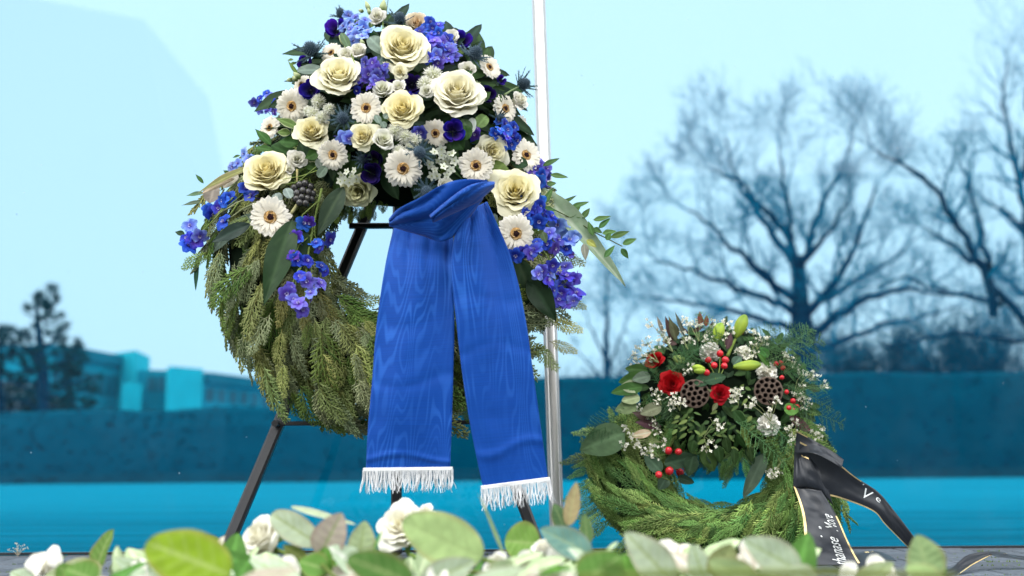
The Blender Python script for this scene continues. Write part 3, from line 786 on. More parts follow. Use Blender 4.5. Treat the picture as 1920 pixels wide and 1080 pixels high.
limb_tree(tr4, D4, [(1139, 884, 0, 16), (1138, 700, 0, 13), (1136, 620, 0, 10)], [
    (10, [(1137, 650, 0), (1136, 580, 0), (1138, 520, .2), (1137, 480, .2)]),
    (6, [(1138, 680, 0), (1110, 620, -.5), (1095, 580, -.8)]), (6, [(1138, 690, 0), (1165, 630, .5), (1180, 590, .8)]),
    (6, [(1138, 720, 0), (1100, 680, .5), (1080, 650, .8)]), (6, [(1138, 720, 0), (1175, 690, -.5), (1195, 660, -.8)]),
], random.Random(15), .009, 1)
# a row of bushy bare trees far behind the hedge: two shapes, copied
def small_tree(seed, H):
    R = random.Random(seed); t = MB(); t.tube([(0, 0, 0), (.05, .02, H * .2), (0, 0, H * .42)], [.2, .15, .11], 7, BARKC); c = MB()
    for k in range(13):
        a = 2.4 * k; branch(c, V((0, 0, H * (.05 + .03 * k))), V((math.cos(a) * .75, math.sin(a) * .75, .62)).normalized(), H * R.uniform(.30, .44), .07, 3, R, (.004, .15, .23), .12, .009)  # crown colour lightened too, with the sky haze painted in
    return t.mesh('trunk', M_BARK), c.mesh('crown', M_BARK)
STs = [small_tree(31, 5.5), small_tree(32, 5.0)]
FAR = [(1090, 42, .75, 'low bare shrub nearest the steel strip behind the hedge'), (1170, 40, .85, 'bare shrub just right of the thin sapling'), (1255, 44, 1.0, 'bare thicket tree above the crest of the low wreath'),
       (1345, 41, 1.0, 'bare thicket tree left of the dark forking trunk'), (1430, 45, 1.15, 'bare thicket tree touching the left side of the forking trunk'), (1590, 43, 1.15, 'bare thicket tree touching the right side of the forking trunk'),
       (1665, 40, 1.1, 'bare thicket tree right of the low wreath'), (1740, 44, 1.3, 'bare thicket tree under the arching limb'), (1815, 41, 1.3, 'bare thicket tree beside the trunk of the arching tree'), (1900, 43, 1.4, 'tallest bare thicket tree at the right edge')]
for i, (px, d, s, lab) in enumerate(FAR):
    p = P(px, 880, d); p.z = 0; tm, cm = STs[i % 2]
    e = thing('thicket_tree', lab, 'tree', p, 'bare thicket trees behind the hedge')
    Mx = Matrix.Translation(p) @ Matrix.Rotation(i * 1.3, 4, 'Z') @ Matrix.Diagonal((s * 1.25, s * 1.25, s, 1))
    put('trunk', tm, e, Mx); put('crown', cm, e, Mx)
# evergreen on the left
def pine(label, px, d, tops, seed, w=1.0):
    base = P(px, 880, d); base.z = 0; e = thing('pine_tree', label, 'tree', base, 'pines on the left beyond the glass'); R = random.Random(seed)
    top = P(px, tops, d); H = top.z; t = MB(); t.tube([base, base + V((.05, 0, H * .5)), top], [.22, .14, .03], 7, BARKC); put('trunk', t.mesh('trunk', M_BARK), e)
    b = MB(); nd = MB(); n = int(10 + H * 5)
    for k in range(n):
        q = .30 + .70 * k / n; z = H * q; a = k * 2.4 + R.uniform(-.3, .3); L = (1.02 - q) ** .75 * H * .42 * w * R.uniform(.6, 1.15) + .14
        p0 = base + V((0, 0, z)); d0 = V((math.cos(a), math.sin(a), .12)); p1 = p0 + d0 * L + V((0, 0, .18 * L))
        b.tube([p0, p0.lerp(p1, .5) - V((0, 0, .05)), p1], [.04, .03, .015], 4, BARKC, False)
        for j in range(max(2, int(L * 4))):
            c0 = p0.lerp(p1, R.uniform(.45, 1.08)) + V((R.uniform(-.14, .14), R.uniform(-.14, .14), R.uniform(-.02, .18)))
            for m in range(55):
                dr = V((R.gauss(0, 1), R.gauss(0, 1), R.gauss(.35, .8))).normalized(); s = dr.orthogonal().normalized() * .014; l = R.uniform(.12, .24)
                o_ = len(nd.v); nd.v += [tuple(c0 - s), tuple(c0 + s), tuple(c0 + dr * l)]; nd.c += [mixc((.004, .09, .11), (.008, .15, .17), R.random())] * 3; nd.f.append((o_, o_ + 1, o_ + 2))
    put('branches', b.mesh('branches', M_BARK), e); q = put('crown', nd.mesh('crown', M_LEAF, False), e); q['kind'] = 'stuff'
pine('pointed evergreen pine rising above the dark bank left of the flat roofed building', 66, 24, 548, 3, .8)
pine('short bushy pine in front of the left wing of the flat roofed building', 122, 27, 652, 4, .95)
pine('evergreen pine cut by the left edge of the picture', -14, 25, 620, 6, 1.2)
# the tower that the glass mirrors, standing behind the photographer
def mir(px, py, d):
    p = P(px, py, d); return V((p.x, 2 * GLASS_Y - p.y, p.z))
tw = thing('concrete_tower', 'tall plain concrete tower mirrored faintly in the upper left of the glass', 'tower', (mir(0, 870, 60).x, mir(0, 870, 60).y, 0))
pl = [mir(-420, -95, 60), mir(268, 36, 60), mir(306, 238, 60), mir(306, 870, 60), mir(-420, 870, 60)]
pl[3].z = pl[4].z = 0
mb = MB(); mb.v = [tuple(p) for p in pl] + [tuple(p + V((0, -14, 0))) for p in pl]; mb.c = [(.4, .4, .4)] * 10
mb.f = [(0, 1, 2, 3, 4), (9, 8, 7, 6, 5)] + [(k, k + 5, (k + 1) % 5 + 5, (k + 1) % 5) for k in range(5)]
put('shaft', mb.mesh('shaft', M_TOWER, False), tw)
pl = [mir(308, 240, 60), mir(330, 275, 60), mir(362, 300, 60), mir(372, 870, 60), mir(308, 870, 60)]
pl[3].z = pl[4].z = 0
mb = MB(); mb.v = [tuple(p) for p in pl] + [tuple(p + V((0, -9, 0))) for p in pl]; mb.c = [(.4, .4, .4)] * 10
mb.f = [(0, 1, 2, 3, 4), (9, 8, 7, 6, 5)] + [(k, k + 5, (k + 1) % 5 + 5, (k + 1) % 5) for k in range(5)]
put('annex', mb.mesh('annex', M_TOWER, False), tw)

hall = thing('added_hall', 'long dark brick hall behind the photographer, mirrored in the glass', 'building', (mir(1200, 870, 40).x, mir(1200, 870, 40).y, 0))  # unseen, added to keep bright sky out of the glass reflections
for nm, xa, xb, yt, dep in (('added_hall_wing', 420, 1180, 560, 44), ('added_hall_body', 1180, 1800, 330, 40), ('added_hall_end', 1806, 2600, 250, 46)):
    a, b = mir(xa, 870, dep), mir(xb, 870, dep); zt_ = mir(960, yt, dep).z
    put(nm, MB().box((a.x, a.y - 12, 0), (b.x, a.y, zt_), (.09, .055, .045)).mesh(nm, M_WALL, False), hall)

# ------------------------------------------------------------------ the easel
ez = thing('easel', 'black metal tripod easel carrying the tall flower wreath', 'easel', P(743, 1031, 2.9))
def rod(name, a, b, r, sides=4, parent=ez, mat=M_BLACK):
    d = (b - a).normalized(); mb = MB()
    # rectangular tube with soft edges: eight sided section
    x = d.cross(V((0, 1, 0))).normalized(); y = d.cross(x).normalized(); o_ = []
    for p in (a, b):
        for sx, sy in ((1, .6), (.6, 1), (-.6, 1), (-1, .6), (-1, -.6), (-.6, -1), (.6, -1), (1, -.6)): mb.v.append(tuple(p + x * r * sx + y * r * sy)); mb.c.append((.02, .02, .02))
    for k in range(8): mb.f.append((k, (k + 1) % 8, 8 + (k + 1) % 8, 8 + k))
    mb.f += [tuple(range(7, -1, -1)), tuple(range(8, 16))]
    return put(name, mb.mesh(name, mat, False), parent)
lf = P(411, 1060, 2.5); lf.z = .012; lt_ = P(700, 375, 2.67)
rf = P(1022, 1060, 2.5); rf.z = .012; rt_ = P(765, 375, 2.67)
bf = P(743, 1031, 2.88); bf.z = .012; bt_ = P(747, 330, 2.72)
for a, b in ((lf, lt_), (rf, rt_), (bf, bt_)):
    rod('leg', a, b, .0145)
    put('foot_cap', MB().ball(a + V((0, 0, .0)), .019, (.02, .02, .02), 6, 10, (1, 1, .7)).mesh('foot_cap', M_BLACK), ez)
def on(a, b, py):      # the point of line a-b that shows at row py
    lo, hi = 0., 1.
    for k in range(40):
        m = (lo + hi) / 2; p = a.lerp(b, m); q = p - CAM; y = 540 - FPX * q.dot(upv) / q.dot(fwd)
        if y > py: lo = m
        else: hi = m
    return a.lerp(b, lo)
off = V((0, -.022, 0))
rod('crossbar', on(lf, lt_, 795) + off, on(rf, rt_, 792) + off, .0055)
rod('support_bar', on(lf, lt_, 427) + off + V((-.03, 0, 0)), on(rf, rt_, 427) + off, .0075)
for k in (0, 1):
    q = on(lf, lt_, 795) if k == 0 else on(rf, rt_, 792)
    put('bolt', MB().tube([q + V((0, -.045, 0)), q + V((0, .0, 0))], .009, 6, (.02, .02, .02)).mesh('bolt', M_BLACK, False), ez)
q = on(lf, lt_, 424); rod('bracket', q + V((-.028, -.03, .0)), q + V((-.028, -.03, .045)), .006)
rod('bracket', q + V((.07, -.03, -.008)), q + V((.07, -.12, -.008)), .007)

# ------------------------------------------------------------------ wreath surfaces
class Surf:
    """front surface of a wreath as depth over the picture: a leaning ring with a mounded flower cushion"""
    def __init__(s, c, rx, ry, tube, d, tilt, dc, dr, bulge):
        s.c, s.rx, s.ry, s.t, s.d, s.tilt, s.dc, s.dr, s.b = c, rx, ry, tube, d, tilt, dc, dr, bulge
        s.k = d / FPX
    def plane(s, py): return s.d + s.tilt * s.k * (s.c[1] - py)
    def depth(s, px, py):
        d = s.plane(py)
        ex, ey = (px - s.c[0]) / s.rx, (py - s.c[1]) / s.ry; q = math.hypot(ex, ey)
        m = (s.rx + s.ry) / 2; off = (q - 1) * m
        b = math.sqrt(max(0, 1 - (off / s.t) ** 2)) * s.t * s.k
        e = math.hypot((px - s.dc[0]) / s.dr[0], (py - s.dc[1]) / s.dr[1])
        if e < 1: b = max(b, s.b * math.sqrt(1 - e * e))
        return d - b
    def at(s, px, py, fw=0): return P(px, py, s.depth(px, py) - fw)
    def normal(s, px, py, cam=.5):
        h = 10
        a = s.at(px + h, py) - s.at(px - h, py); b = s.at(px, py - h) - s.at(px, py + h)
        n = a.cross(b).normalized()
        if n.y > 0: n = -n
        tc = (CAM - s.at(px, py)).normalized()
        return (n * (1 - cam) + tc * cam).normalized()
BIG = Surf((720, 470), 215, 215, 115, 2.42, .20, (745, 222), (245, 208), .235)
SML = Surf((1352, 885), 165, 112, 70, 2.70, .35, (1355, 738), (195, 152), .17)

def ring_core(S, parent, name):
    mb = MB()
    cc = V((0, 0, 0)); k = .66
    def fn(u, v):
        a = 2 * PI * u; b = 2 * PI * v
        q = 1 + k * S.t * math.cos(b) / ((S.rx + S.ry) / 2)
        px, py = S.c[0] + S.rx * q * math.cos(a), S.c[1] - S.ry * q * math.sin(a)
        return P(px, py, S.plane(py) - k * S.t * S.k * math.sin(b))
    mb.grid(fn, 48, 14, (.02, .03, .015)); put(name, mb.mesh(name, M_FOAM), parent)
    md = MB(); k2 = .80
    def fd(u, v):
        th = PI / 2 * u; a = 2 * PI * v
        px, py = S.dc[0] + S.dr[0] * k2 * math.sin(th) * math.cos(a), S.dc[1] - S.dr[1] * k2 * math.sin(th) * math.sin(a)
        return P(px, py, S.plane(py) - S.b * .72 * math.cos(th))
    md.grid(fd, 10, 28, (.02, .03, .015)); put('foam_cushion', md.mesh('foam_cushion', M_FOAM), parent)

def cover_ring(S, parent, meshes, datas, n_part, n_stuff, length, flow, name, seed, skip=None):
    """combed conifer sprays all round the ring: the nearest ones as parts, the rest joined"""
    R = random.Random(seed); stuff = MB(); done = 0; tries = 0
    while done < n_part + n_stuff and tries < 9000:
        tries += 1
        under = done < n_stuff
        a = R.uniform(0, 2 * PI); b = R.uniform(-.35 * PI, .75 * PI) if not under else R.uniform(-.6 * PI, PI)
        # b = 0 outer edge, pi/2 front, pi inner edge
        k = R.uniform(.72, .95) if under else .99
        q = 1 + k * S.t * math.cos(b) / ((S.rx + S.ry) / 2)
        px, py = S.c[0] + S.rx * q * math.cos(a), S.c[1] - S.ry * q * math.sin(a)
        if skip and skip(px, py, under): continue
        p = P(px, py, S.plane(py) - k * S.t * S.k * math.sin(b))
        out = (right * math.cos(a) + upv * math.sin(a)); tang = (right * -math.sin(a) + upv * math.cos(a)); front = V((0, -1, 0))
        n = (out * math.cos(b) + front * math.sin(b)).normalized()
        d = tang * flow[0] + out * (flow[1] + .2 * math.cos(b)) + V((0, 0, -1)) * flow[2] + V((R.uniform(-.3, .3), R.uniform(-.2, .2), R.uniform(-.3, .3)))
        d = (d - n * d.dot(n) * .9 + n * R.uniform(.05, .3)).normalized()
        n2 = (n * .7 + front * .55 + V((R.uniform(-.35, .35), R.uniform(-.2, .2), R.uniform(-.2, .5)))).normalized()
        L = length * R.choice((.65, .8, .95, 1.05, 1.2, 1.5)) * R.uniform(.9, 1.1); w_ = L * R.uniform(.5, .9)
        j = R.randrange(len(meshes))
        M = frame(p - d * L * .35, n2, 0, (w_, L, L), d)
        if under: stuff.join(datas[j], M, R.uniform(.7, 1.1))
        else: put(name, meshes[j], parent, M)
        done += 1
    o_ = put('under_sprays', stuff.mesh('under_sprays', M_CONIFER), parent); o_['kind'] = 'stuff'

def filler(S, parent, n, cols, size, seed, name='filler_foliage', region=None, shape='ovate'):
    R = random.Random(seed); mb = MB()
    for k in range(n):
        a, e = R.uniform(0, 2 * PI), math.sqrt(R.random()) * .84
        px, py = S.dc[0] + S.dr[0] * e * math.cos(a), S.dc[1] + S.dr[1] * e * math.sin(a)
        if region and not region(px, py): continue
        p = S.at(px, py, -.045 + R.uniform(-.03, .02)); nn = S.normal(px, py, .1)
        out = V((math.cos(a), 0, -math.sin(a))); d = (out * .7 + nn * R.uniform(.1, .8) + V((R.uniform(-.6, .6), R.uniform(-.4, .4), R.uniform(-.6, .6)))).normalized()
        L = size * R.uniform(.6, 1.3)
        M = frame(p, nn + V((R.uniform(-.5, .5), R.uniform(-.5, .2), R.uniform(-.3, .6))), 0, 1, d)
        leaf_mb(L, L * R.uniform(.35, .55), cols[R.randrange(len(cols))], shape=shape, nu=6, nv=4, mb=mb, M=M)
    o_ = put(name, mb.mesh(name, M_LEAF), parent); o_['kind'] = 'stuff'

def flower(S, parent, name, proto, px, py, dia, fw=0.0, cam=.55, roll=None, tilt=None):
    p = S.at(px, py, fw); n = S.normal(px, py, cam)
    if tilt: n = (n + V(tilt)).normalized()
    s = dia / 2 * mpp(p)
    return group_part(name, proto, parent, frame(p, n, U(0, 6.28) if roll is None else roll, s))
def single(S, parent, name, me, px, py, dia, fw=0.0, cam=.5, jit=.5, zs=1):
    p = S.at(px, py, fw); n = (S.normal(px, py, cam) + V((U(-jit, jit), U(-.2, .2), U(-jit, jit)))).normalized()
    s = dia / 2 * mpp(p)
    return put(name, me, parent, frame(p, n, U(0, 6.28), (s, s, s * zs)))

# ------------------------------------------------------------------ the tall wreath
BW = thing('flower_wreath', 'large conifer wreath with cream roses, gerberas and blue flowers hanging on the black easel', 'wreath', BIG.at(720, 700))
ring_core(BIG, BW, 'ring_core')
def skipA(px, py, under): return not under and (py < 340 or (px - 745) ** 2 / 210 ** 2 + (py - 225) ** 2 / 150 ** 2 < 1)
cover_ring(BIG, BW, FR_A_ME, FR_A, 298, 900, .10, (.60, .45, .45), 'cypress_spray', 4, skipA)
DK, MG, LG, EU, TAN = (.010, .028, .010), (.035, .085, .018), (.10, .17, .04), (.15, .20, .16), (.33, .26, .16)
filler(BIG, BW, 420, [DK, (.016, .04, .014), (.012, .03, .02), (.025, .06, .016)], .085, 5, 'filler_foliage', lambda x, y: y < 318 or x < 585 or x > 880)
# dark sprays hanging from the underside of the cushion into the opening
for k in range(34):
    px = U(615, 790); py = U(372, 396); p = P(px, py, BIG.plane(py) - .04 + U(-.06, .03)); L = U(.022, .042)
    put('cypress_spray', FR_A_ME[3], BW, frame(p, V((U(-.4, .4), -1, .2)), 0, (L, L * 1.1, L), V((U(-.5, .5), U(-.2, .2), -1))))
for b_, t_, w_ in (((1040, 470), (1100, 495), 40), ((1050, 560), (1102, 572), 38), ((1030, 600), (1096, 618), 45), ((1030, 640), (1085, 655), 45), ((395, 470), (338, 505), 30), ((640, 560), (720, 548), 40), ((1000, 640), (1050, 690), 50)):
    p0, p1 = P(*b_, BIG.plane(b_[1]) - .02), P(*t_, BIG.plane(t_[1]) - .04); L = (p1 - p0).length
    put('cypress_spray', FR_A_ME[b_[0] % 4], BW, frame(p0, V((U(-.2, .2), -1, .3)), 0, (L * .8, L, L * .5), p1 - p0))

RO = 'rose'
for px, py, dia, k, fw in ((755, 95, 94, 0, .03), (637, 148, 84, 1, .03), (857, 180, 96, 4, .035), (757, 208, 72, 2, .03), (586, 250, 64, 3, .02), (682, 258, 52, 3, .02), (503, 326, 84, 2, .03), (966, 364, 88, 3, .03)):
    flower(BIG, BW, RO, ROSES[k], px, py, dia, fw, .55, None, (U(-.25, .25), 0, U(-.05, .4)))
flower(BIG, BW, RO, GREENROSE, 672, 358, 62, .0); flower(BIG, BW, RO, ROSES[1], 920, 284, 62, .0, .45); flower(BIG, BW, RO, PEACH, 782, 46, 48, .0)
flower(BIG, BW, RO, ROSES[1], 750, 136, 30, .03)
for px, py, dia, k in ((718, 169, 38, 0), (718, 264, 42, 0), (673, 98, 34, 1), (650, 106, 34, 1), (707, 33, 32, 1), (557, 300, 36, 1), (833, 349, 32, 0), (846, 72, 32, 1), (877, 131, 32, 1), (800, 172, 26, 0), (748, 165, 28, 1), (972, 190, 34, 1), (543, 318, 20, 1)):
    flower(BIG, BW, 'lisianthus', LISI[k], px, py, dia, .03, .5, None, (U(-.4, .4), 0, U(-.2, .5)))
for px, py, dia, k, fw, tl in ((548, 199, 66, 0, .02, None), (687, 203, 64, 1, .03, None), (507, 240, 48, 2, -.01, (-.4, 0, 0)), (625, 290, 62, 2, .03, None), (756, 316, 76, 0, .03, (0, 0, -.1)), (892, 311, 70, 1, .045, None), (985, 292, 66, 2, .02, (.2, 0, .1)), (966, 438, 78, 0, .04, None), (506, 408, 82, 1, .04, None), (817, 250, 56, 2, .0, None), (946, 204, 58, 0, .0, (.5, 0, .1)), (916, 127, 54, 1, .01, (.6, 0, .3)), (622, 100, 46, 2, .0, (-.3, 0, .3)), (566, 160, 44, 0, -.01, (-.5, 0, .3)), (974, 240, 48, 1, -.02, (.7, 0, .0))):
    flower(BIG, BW, 'gerbera', GERB[k], px, py, dia, fw, .6, None, tl or (U(-.3, .3), 0, U(-.3, .3)))
for px, py, dia, k, fw in ((583, 170, 46, 0, .02), (849, 247, 50, 0, .03), (632, 58, 48, 1, .0), (866, 78, 42, 1, .0), (697, 325, 46, 2, .0), (772, 160, 44, 2, .0), (574, 120, 34, 1, .01), (912, 180, 38, 2, .0), (939, 151, 22, 1, .0), (700, 300, 40, 2, -.02), (740, 168, 36, 2, -.02)):
    flower(BIG, BW, 'anemone', ANEM[k], px, py, dia, fw, .5)
for px, py, dia, fw, tl in ((750, 40, 66, .03, (0, 0, .7)), (586, 98, 84, .05, (-.2, 0, .5)), (888, 104, 80, .05, (.4, 0, .4)), (977, 160, 70, .04, (.8, 0, .2)), (644, 222, 70, .03, None), (786, 286, 72, .03, None), (800, 358, 68, .04, None), (640, 30, 56, -.02, (-.2, 0, .8)), (935, 222, 50, .01, (.4, 0, 0)), (680, 298, 50, -.01, None), (680, 240, 30, .0, None)):
    flower(BIG, BW, 'sea_holly', THIS[int(px) % 2], px, py, dia, fw, .5, None, tl)
for px, py, dia in ((597, 190, 30), (588, 213, 30), (604, 222, 30), (617, 205, 26), (578, 208, 22), (812, 142, 40), (797, 158, 34), (823, 160, 30), (742, 246, 34), (760, 256, 32), (778, 264, 30), (748, 284, 28), (770, 276, 24)):
    single(BIG, BW, 'chrysanthemum', POMP[int(px) % 2], px, py, dia, .025, .6, .2)
def delph(cx, cy, rx, ry, n, pal, dia=26, fw=.03):
    for k in range(n):
        a = k * 2.4 + .5; q = math.sqrt((k + .5) / n)
        single(BIG, BW, 'delphinium_floret', pal[rng.randrange(len(pal))], cx + rx * q * math.cos(a), cy + ry * q * math.sin(a), dia * U(.8, 1.15), fw + U(-.015, .02), .4, .8)
delph(666, 52, 26, 28, 14, DEL_PALE, 26); delph(806, 62, 20, 24, 11, DEL_MID, 24); delph(828, 98, 28, 26, 16, DEL_PALE[1:2] + DEL_PURP + DEL_MID[1:2], 25)
delph(700, 138, 30, 26, 13, DEL_PURP, 25); delph(500, 194, 24, 22, 10, DEL_MID + DEL_PURP, 20, .0); delph(946, 254, 24, 30, 14, DEL_MID, 24)
delph(1012, 330, 16, 26, 11, DEL_MID[1:2] + DEL_PURP + DEL_PALE[1:2], 26, .0); delph(786, 246, 8, 8, 2, DEL_PURP, 26); delph(650, 256, 8, 10, 2, DEL_PALE[1:2], 28)
delph(668, 158, 20, 14, 5, DEL_DARK, 24, .0); delph(768, 178, 20, 12, 5, DEL_DARK, 24, -.01); delph(885, 250, 18, 14, 4, DEL_DARK, 22, -.01); delph(990, 395, 12, 30, 6, DEL_MID, 26, .02)
c5 = lambda x, y: (320 + x / 3, 260 + y / 3); c6 = lambda x, y: (860 + x * .3148, 280 + y * .3148)
def florets(pts, pal, dia, fw, S=BIG, dz=0):
    for (x, y) in pts: single(S, BW, 'delphinium_floret', pal[rng.randrange(len(pal))], x, y, dia * U(.85, 1.15), fw + U(-.012, .012), .45, .8)
florets([c5(*q) for q in ((110, 490), (95, 560), (165, 545), (100, 605), (140, 575))], DEL_PALE[1:2] + DEL_MID, 32, .03)
florets([c5(*q) for q in ((240, 425), (215, 400), (300, 470), (330, 335), (300, 350), (440, 295), (455, 320), (270, 390), (420, 280))], DEL_DARK[:1] + DEL_MID, 32, .03)
florets([c5(*q) for q in ((415, 85), (380, 140), (465, 120), (350, 160), (440, 110))], DEL_PALE, 26, .0)
florets([c5(*q) for q in ((745, 480), (700, 550), (690, 660), (830, 610), (890, 565), (765, 690), (845, 720), (860, 740), (730, 775), (715, 560), (780, 470), (815, 590), (710, 680))], DEL_MID + DEL_DARK, 30, .05)
florets([c5(*q) for q in ((840, 815), (670, 840), (790, 870), (690, 910), (740, 965), (720, 930), (770, 800), (650, 870))], DEL_PALE[1:2] + DEL_PURP, 34, .06)
florets([c6(*q) for q in ((490, 150), (480, 190), (455, 280), (420, 350), (480, 340), (470, 310), (480, 430), (550, 400), (520, 380))], DEL_MID, 30, .03)
florets([c6(*q) for q in ((590, 450), (690, 520), (660, 540), (610, 470))], DEL_PALE, 32, .05)
florets([c6(*q) for q in ((470, 560), (520, 560), (540, 500), (570, 590), (640, 600), (620, 570), (660, 620), (340, 630), (420, 620), (380, 610), (450, 600), (590, 540))], DEL_MID + DEL_PURP, 30, .04)
florets([c6(*q) for q in ((500, 720), (560, 690), (600, 740), (530, 780), (640, 760), (690, 770), (560, 840), (620, 860), (580, 890), (640, 920), (700, 860), (600, 820), (660, 830), (470, 740), (600, 900), (680, 900), (540, 740), (640, 700))], DEL_PALE[1:2] + DEL_PURP + DEL_MID[1:2], 30, .05)
# stems of the hanging sprays
def stem(parent, name, path, wpx, c, S, fw=.03):
    pts = [S.at(x, y, fw) for x, y in path]; q = []
    for i in range(len(pts) - 1):
        for k in range(3): q.append(pts[i].lerp(pts[i + 1], k / 3))
    q.append(pts[-1]); r = wpx / 2 * mpp(pts[0])
    return put(name, MB().tube(q, [r * (1 - .4 * i / len(q)) for i in range(len(q))], 6, c).mesh(name, M_LEAF), parent)
SC = (.22, .30, .08)
stem(BW, 'flower_stem', [c5(850, 280), c5(800, 500), c5(765, 690), c5(755, 900)], 5, SC, BIG, .035)
for a, b, c in (((830, 350), (740, 430), (740, 500)), ((845, 400), (855, 470), (850, 530)), ((790, 540), (720, 600), (700, 660)), ((765, 690), (715, 740), (700, 830)), ((810, 450), (810, 540), (830, 600)), ((760, 700), (790, 720), (800, 800)), ((770, 660), (690, 800), (680, 850))):
    stem(BW, 'flower_stem', [c5(*a), c5(*b), c5(*c)], 2.4, SC, BIG, .042)
for a, b in (((350, 330), (160, 540)), ((420, 300), (250, 430)), ((380, 360), (290, 470)), ((500, 420), (600, 560)), ((470, 560), (560, 700)), ((520, 620), (600, 800)), ((470, 620), (520, 740)), ((560, 600), (650, 760)), ((440, 560), (480, 680)), ((600, 470), (640, 560))):
    f = c5 if a[0] < 440 and b[1] < 560 and a[1] < 400 else c6
    stem(BW, 'flower_stem', [f(*a), f((a[0] + b[0]) / 2 + 8, (a[1] + b[1]) / 2), f(*b)], 2.6, SC, BIG, .03)
stem(BW, 'flower_stem', [(545, 402), (556, 385), (568, 372), (592, 355)], 7, (.45, .42, .2), BIG, .03)
stem(BW, 'flower_stem', [(557, 318), (557, 345)], 5, (.4, .36, .15), BIG, .03)
stem(BW, 'flower_stem', [(946, 178), (958, 170), (972, 163)], 4, (.2, .26, .12), BIG, .03)
# lisianthus buds with green sepals
def bud(parent, S, b, t, wpx, c=(.50, .56, .30), cs=(.12, .18, .05), name='flower_bud', fw=.02):
    p0, p1 = S.at(*b, fw), S.at(*b, fw); p1 = P(*t, p0.y - .005); ax = p1 - p0; L = ax.length; r = wpx / 2 * mpp(p0); mb = MB()
    def fn(u, v):
        a = 2 * PI * v; rr = r * math.sin(PI * (u * .93 + .04)) ** .7 * (1.1 - .35 * u) * (1 + .08 * math.cos(3 * a + u * 3)); return (rr * math.cos(a), u * L, rr * math.sin(a))
    mb.grid(fn, 9, 10, lambda u, v: mixc(cs, c, sm(.15, .55, u)))
    return put(name, mb.mesh('bud', M_PETAL), parent, frame(p0, V((U(-.2, .2), -1, 0)), 0, 1, ax))
for b, t, w_ in (((693, 22), (684, 0), 10), ((694, 28), (690, 14), 8), ((716, 26), (720, -2), 15), ((682, 22), (672, 17), 8), ((652, 88), (634, 64), 13), ((655, 102), (646, 84), 10), ((682, 86), (676, 72), 9), ((563, 148), (549, 134), 12), ((548, 148), (537, 150), 9), ((712, 150), (706, 140), 9), ((703, 158), (697, 152), 8), ((558, 152), (548, 142), 10), ((545, 322), (520, 332), 18), ((536, 338), (526, 352), 13)):
    bud(BW, BIG, b, t, w_)
stem(BW, 'bud_stem', [(697, 60), (696, 30), (692, 20)], 2.5, SC, BIG, .0); stem(BW, 'bud_stem', [(718, 70), (718, 45), (717, 25)], 3, SC, BIG, .0); stem(BW, 'bud_stem', [(726, 48), (725, 20), (728, -4)], 2, (.08, .12, .04), BIG, .0)
stem(BW, 'bud_stem', [(668, 130), (662, 110), (656, 95)], 3, SC, BIG, .04); stem(BW, 'bud_stem', [(600, 318), (565, 330), (530, 336)], 2, SC, BIG, .04); stem(BW, 'bud_stem', [(596, 310), (560, 340), (535, 346)], 2, SC, BIG, .04)
# small starry white florets
def star_cluster(parent, S, pts, dia, data, name='floret_cluster', mat=M_PETAL, fw=.025, stems=True, sc=SC):
    mb = MB()
    cx = sum(p[0] for p in pts) / len(pts); cy = sum(p[1] for p in pts) / len(pts); root = S.at(cx, cy + dia, fw - .03)
    for x, y in pts:
        p = S.at(x, y, fw + U(-.01, .012)); n = (S.normal(x, y, .5) + V((U(-.7, .7), U(-.2, .2), U(-.7, .7)))).normalized(); s = dia / 2 * U(.8, 1.2) * mpp(p)
        mb.join(data, frame(p, n, U(0, 6), s), U(.9, 1.05))
        if stems: mb.tube([root, root.lerp(p, .6) + V((0, 0, .003)), p], [.0009, .0008, .0006], 3, sc, False)
    return put(name, mb.mesh(name, mat), parent)
star_cluster(BW, BIG, [(815, 285), (828, 292), (822, 302), (842, 290), (848, 288), (806, 308), (815, 318), (832, 312), (846, 318), (838, 328), (820, 330), (852, 302), (810, 330), (828, 280), (835, 303)], 19, FLO_W)
star_cluster(BW, BIG, [(640, 328), (650, 322), (660, 330), (646, 338), (664, 320), (655, 342), (668, 336), (638, 340)], 18, FLO_W)
star_cluster(BW, BIG, [(878, 160), (888, 168), (895, 158), (900, 172), (884, 178)], 14, floret_data((.30, .38, .2), (.5, .5, .2)))
# black berries
for pts, r_ in (([(552, 352), (562, 346), (572, 344), (582, 350), (557, 362), (568, 357), (578, 360), (586, 363), (556, 373), (566, 370), (576, 372), (584, 374), (562, 380), (573, 381)], 7.5),):
    for x, y in pts:
        p = BIG.at(x, y, .03 + .006 * math.cos((x - 569) * .1)); put('berry', MB().ball((0, 0, 0), 1, lambda u: (.03, .028, .028) if u > .12 else (.09, .08, .06), 7, 9).mesh('berry', M_BERRY) if 'BB' not in globals() else BB, BW, frame(p, V((U(-.5, .5), -1, U(-.5, .5))), 0, r_ * mpp(p)))
        BB = bpy.data.meshes['berry']
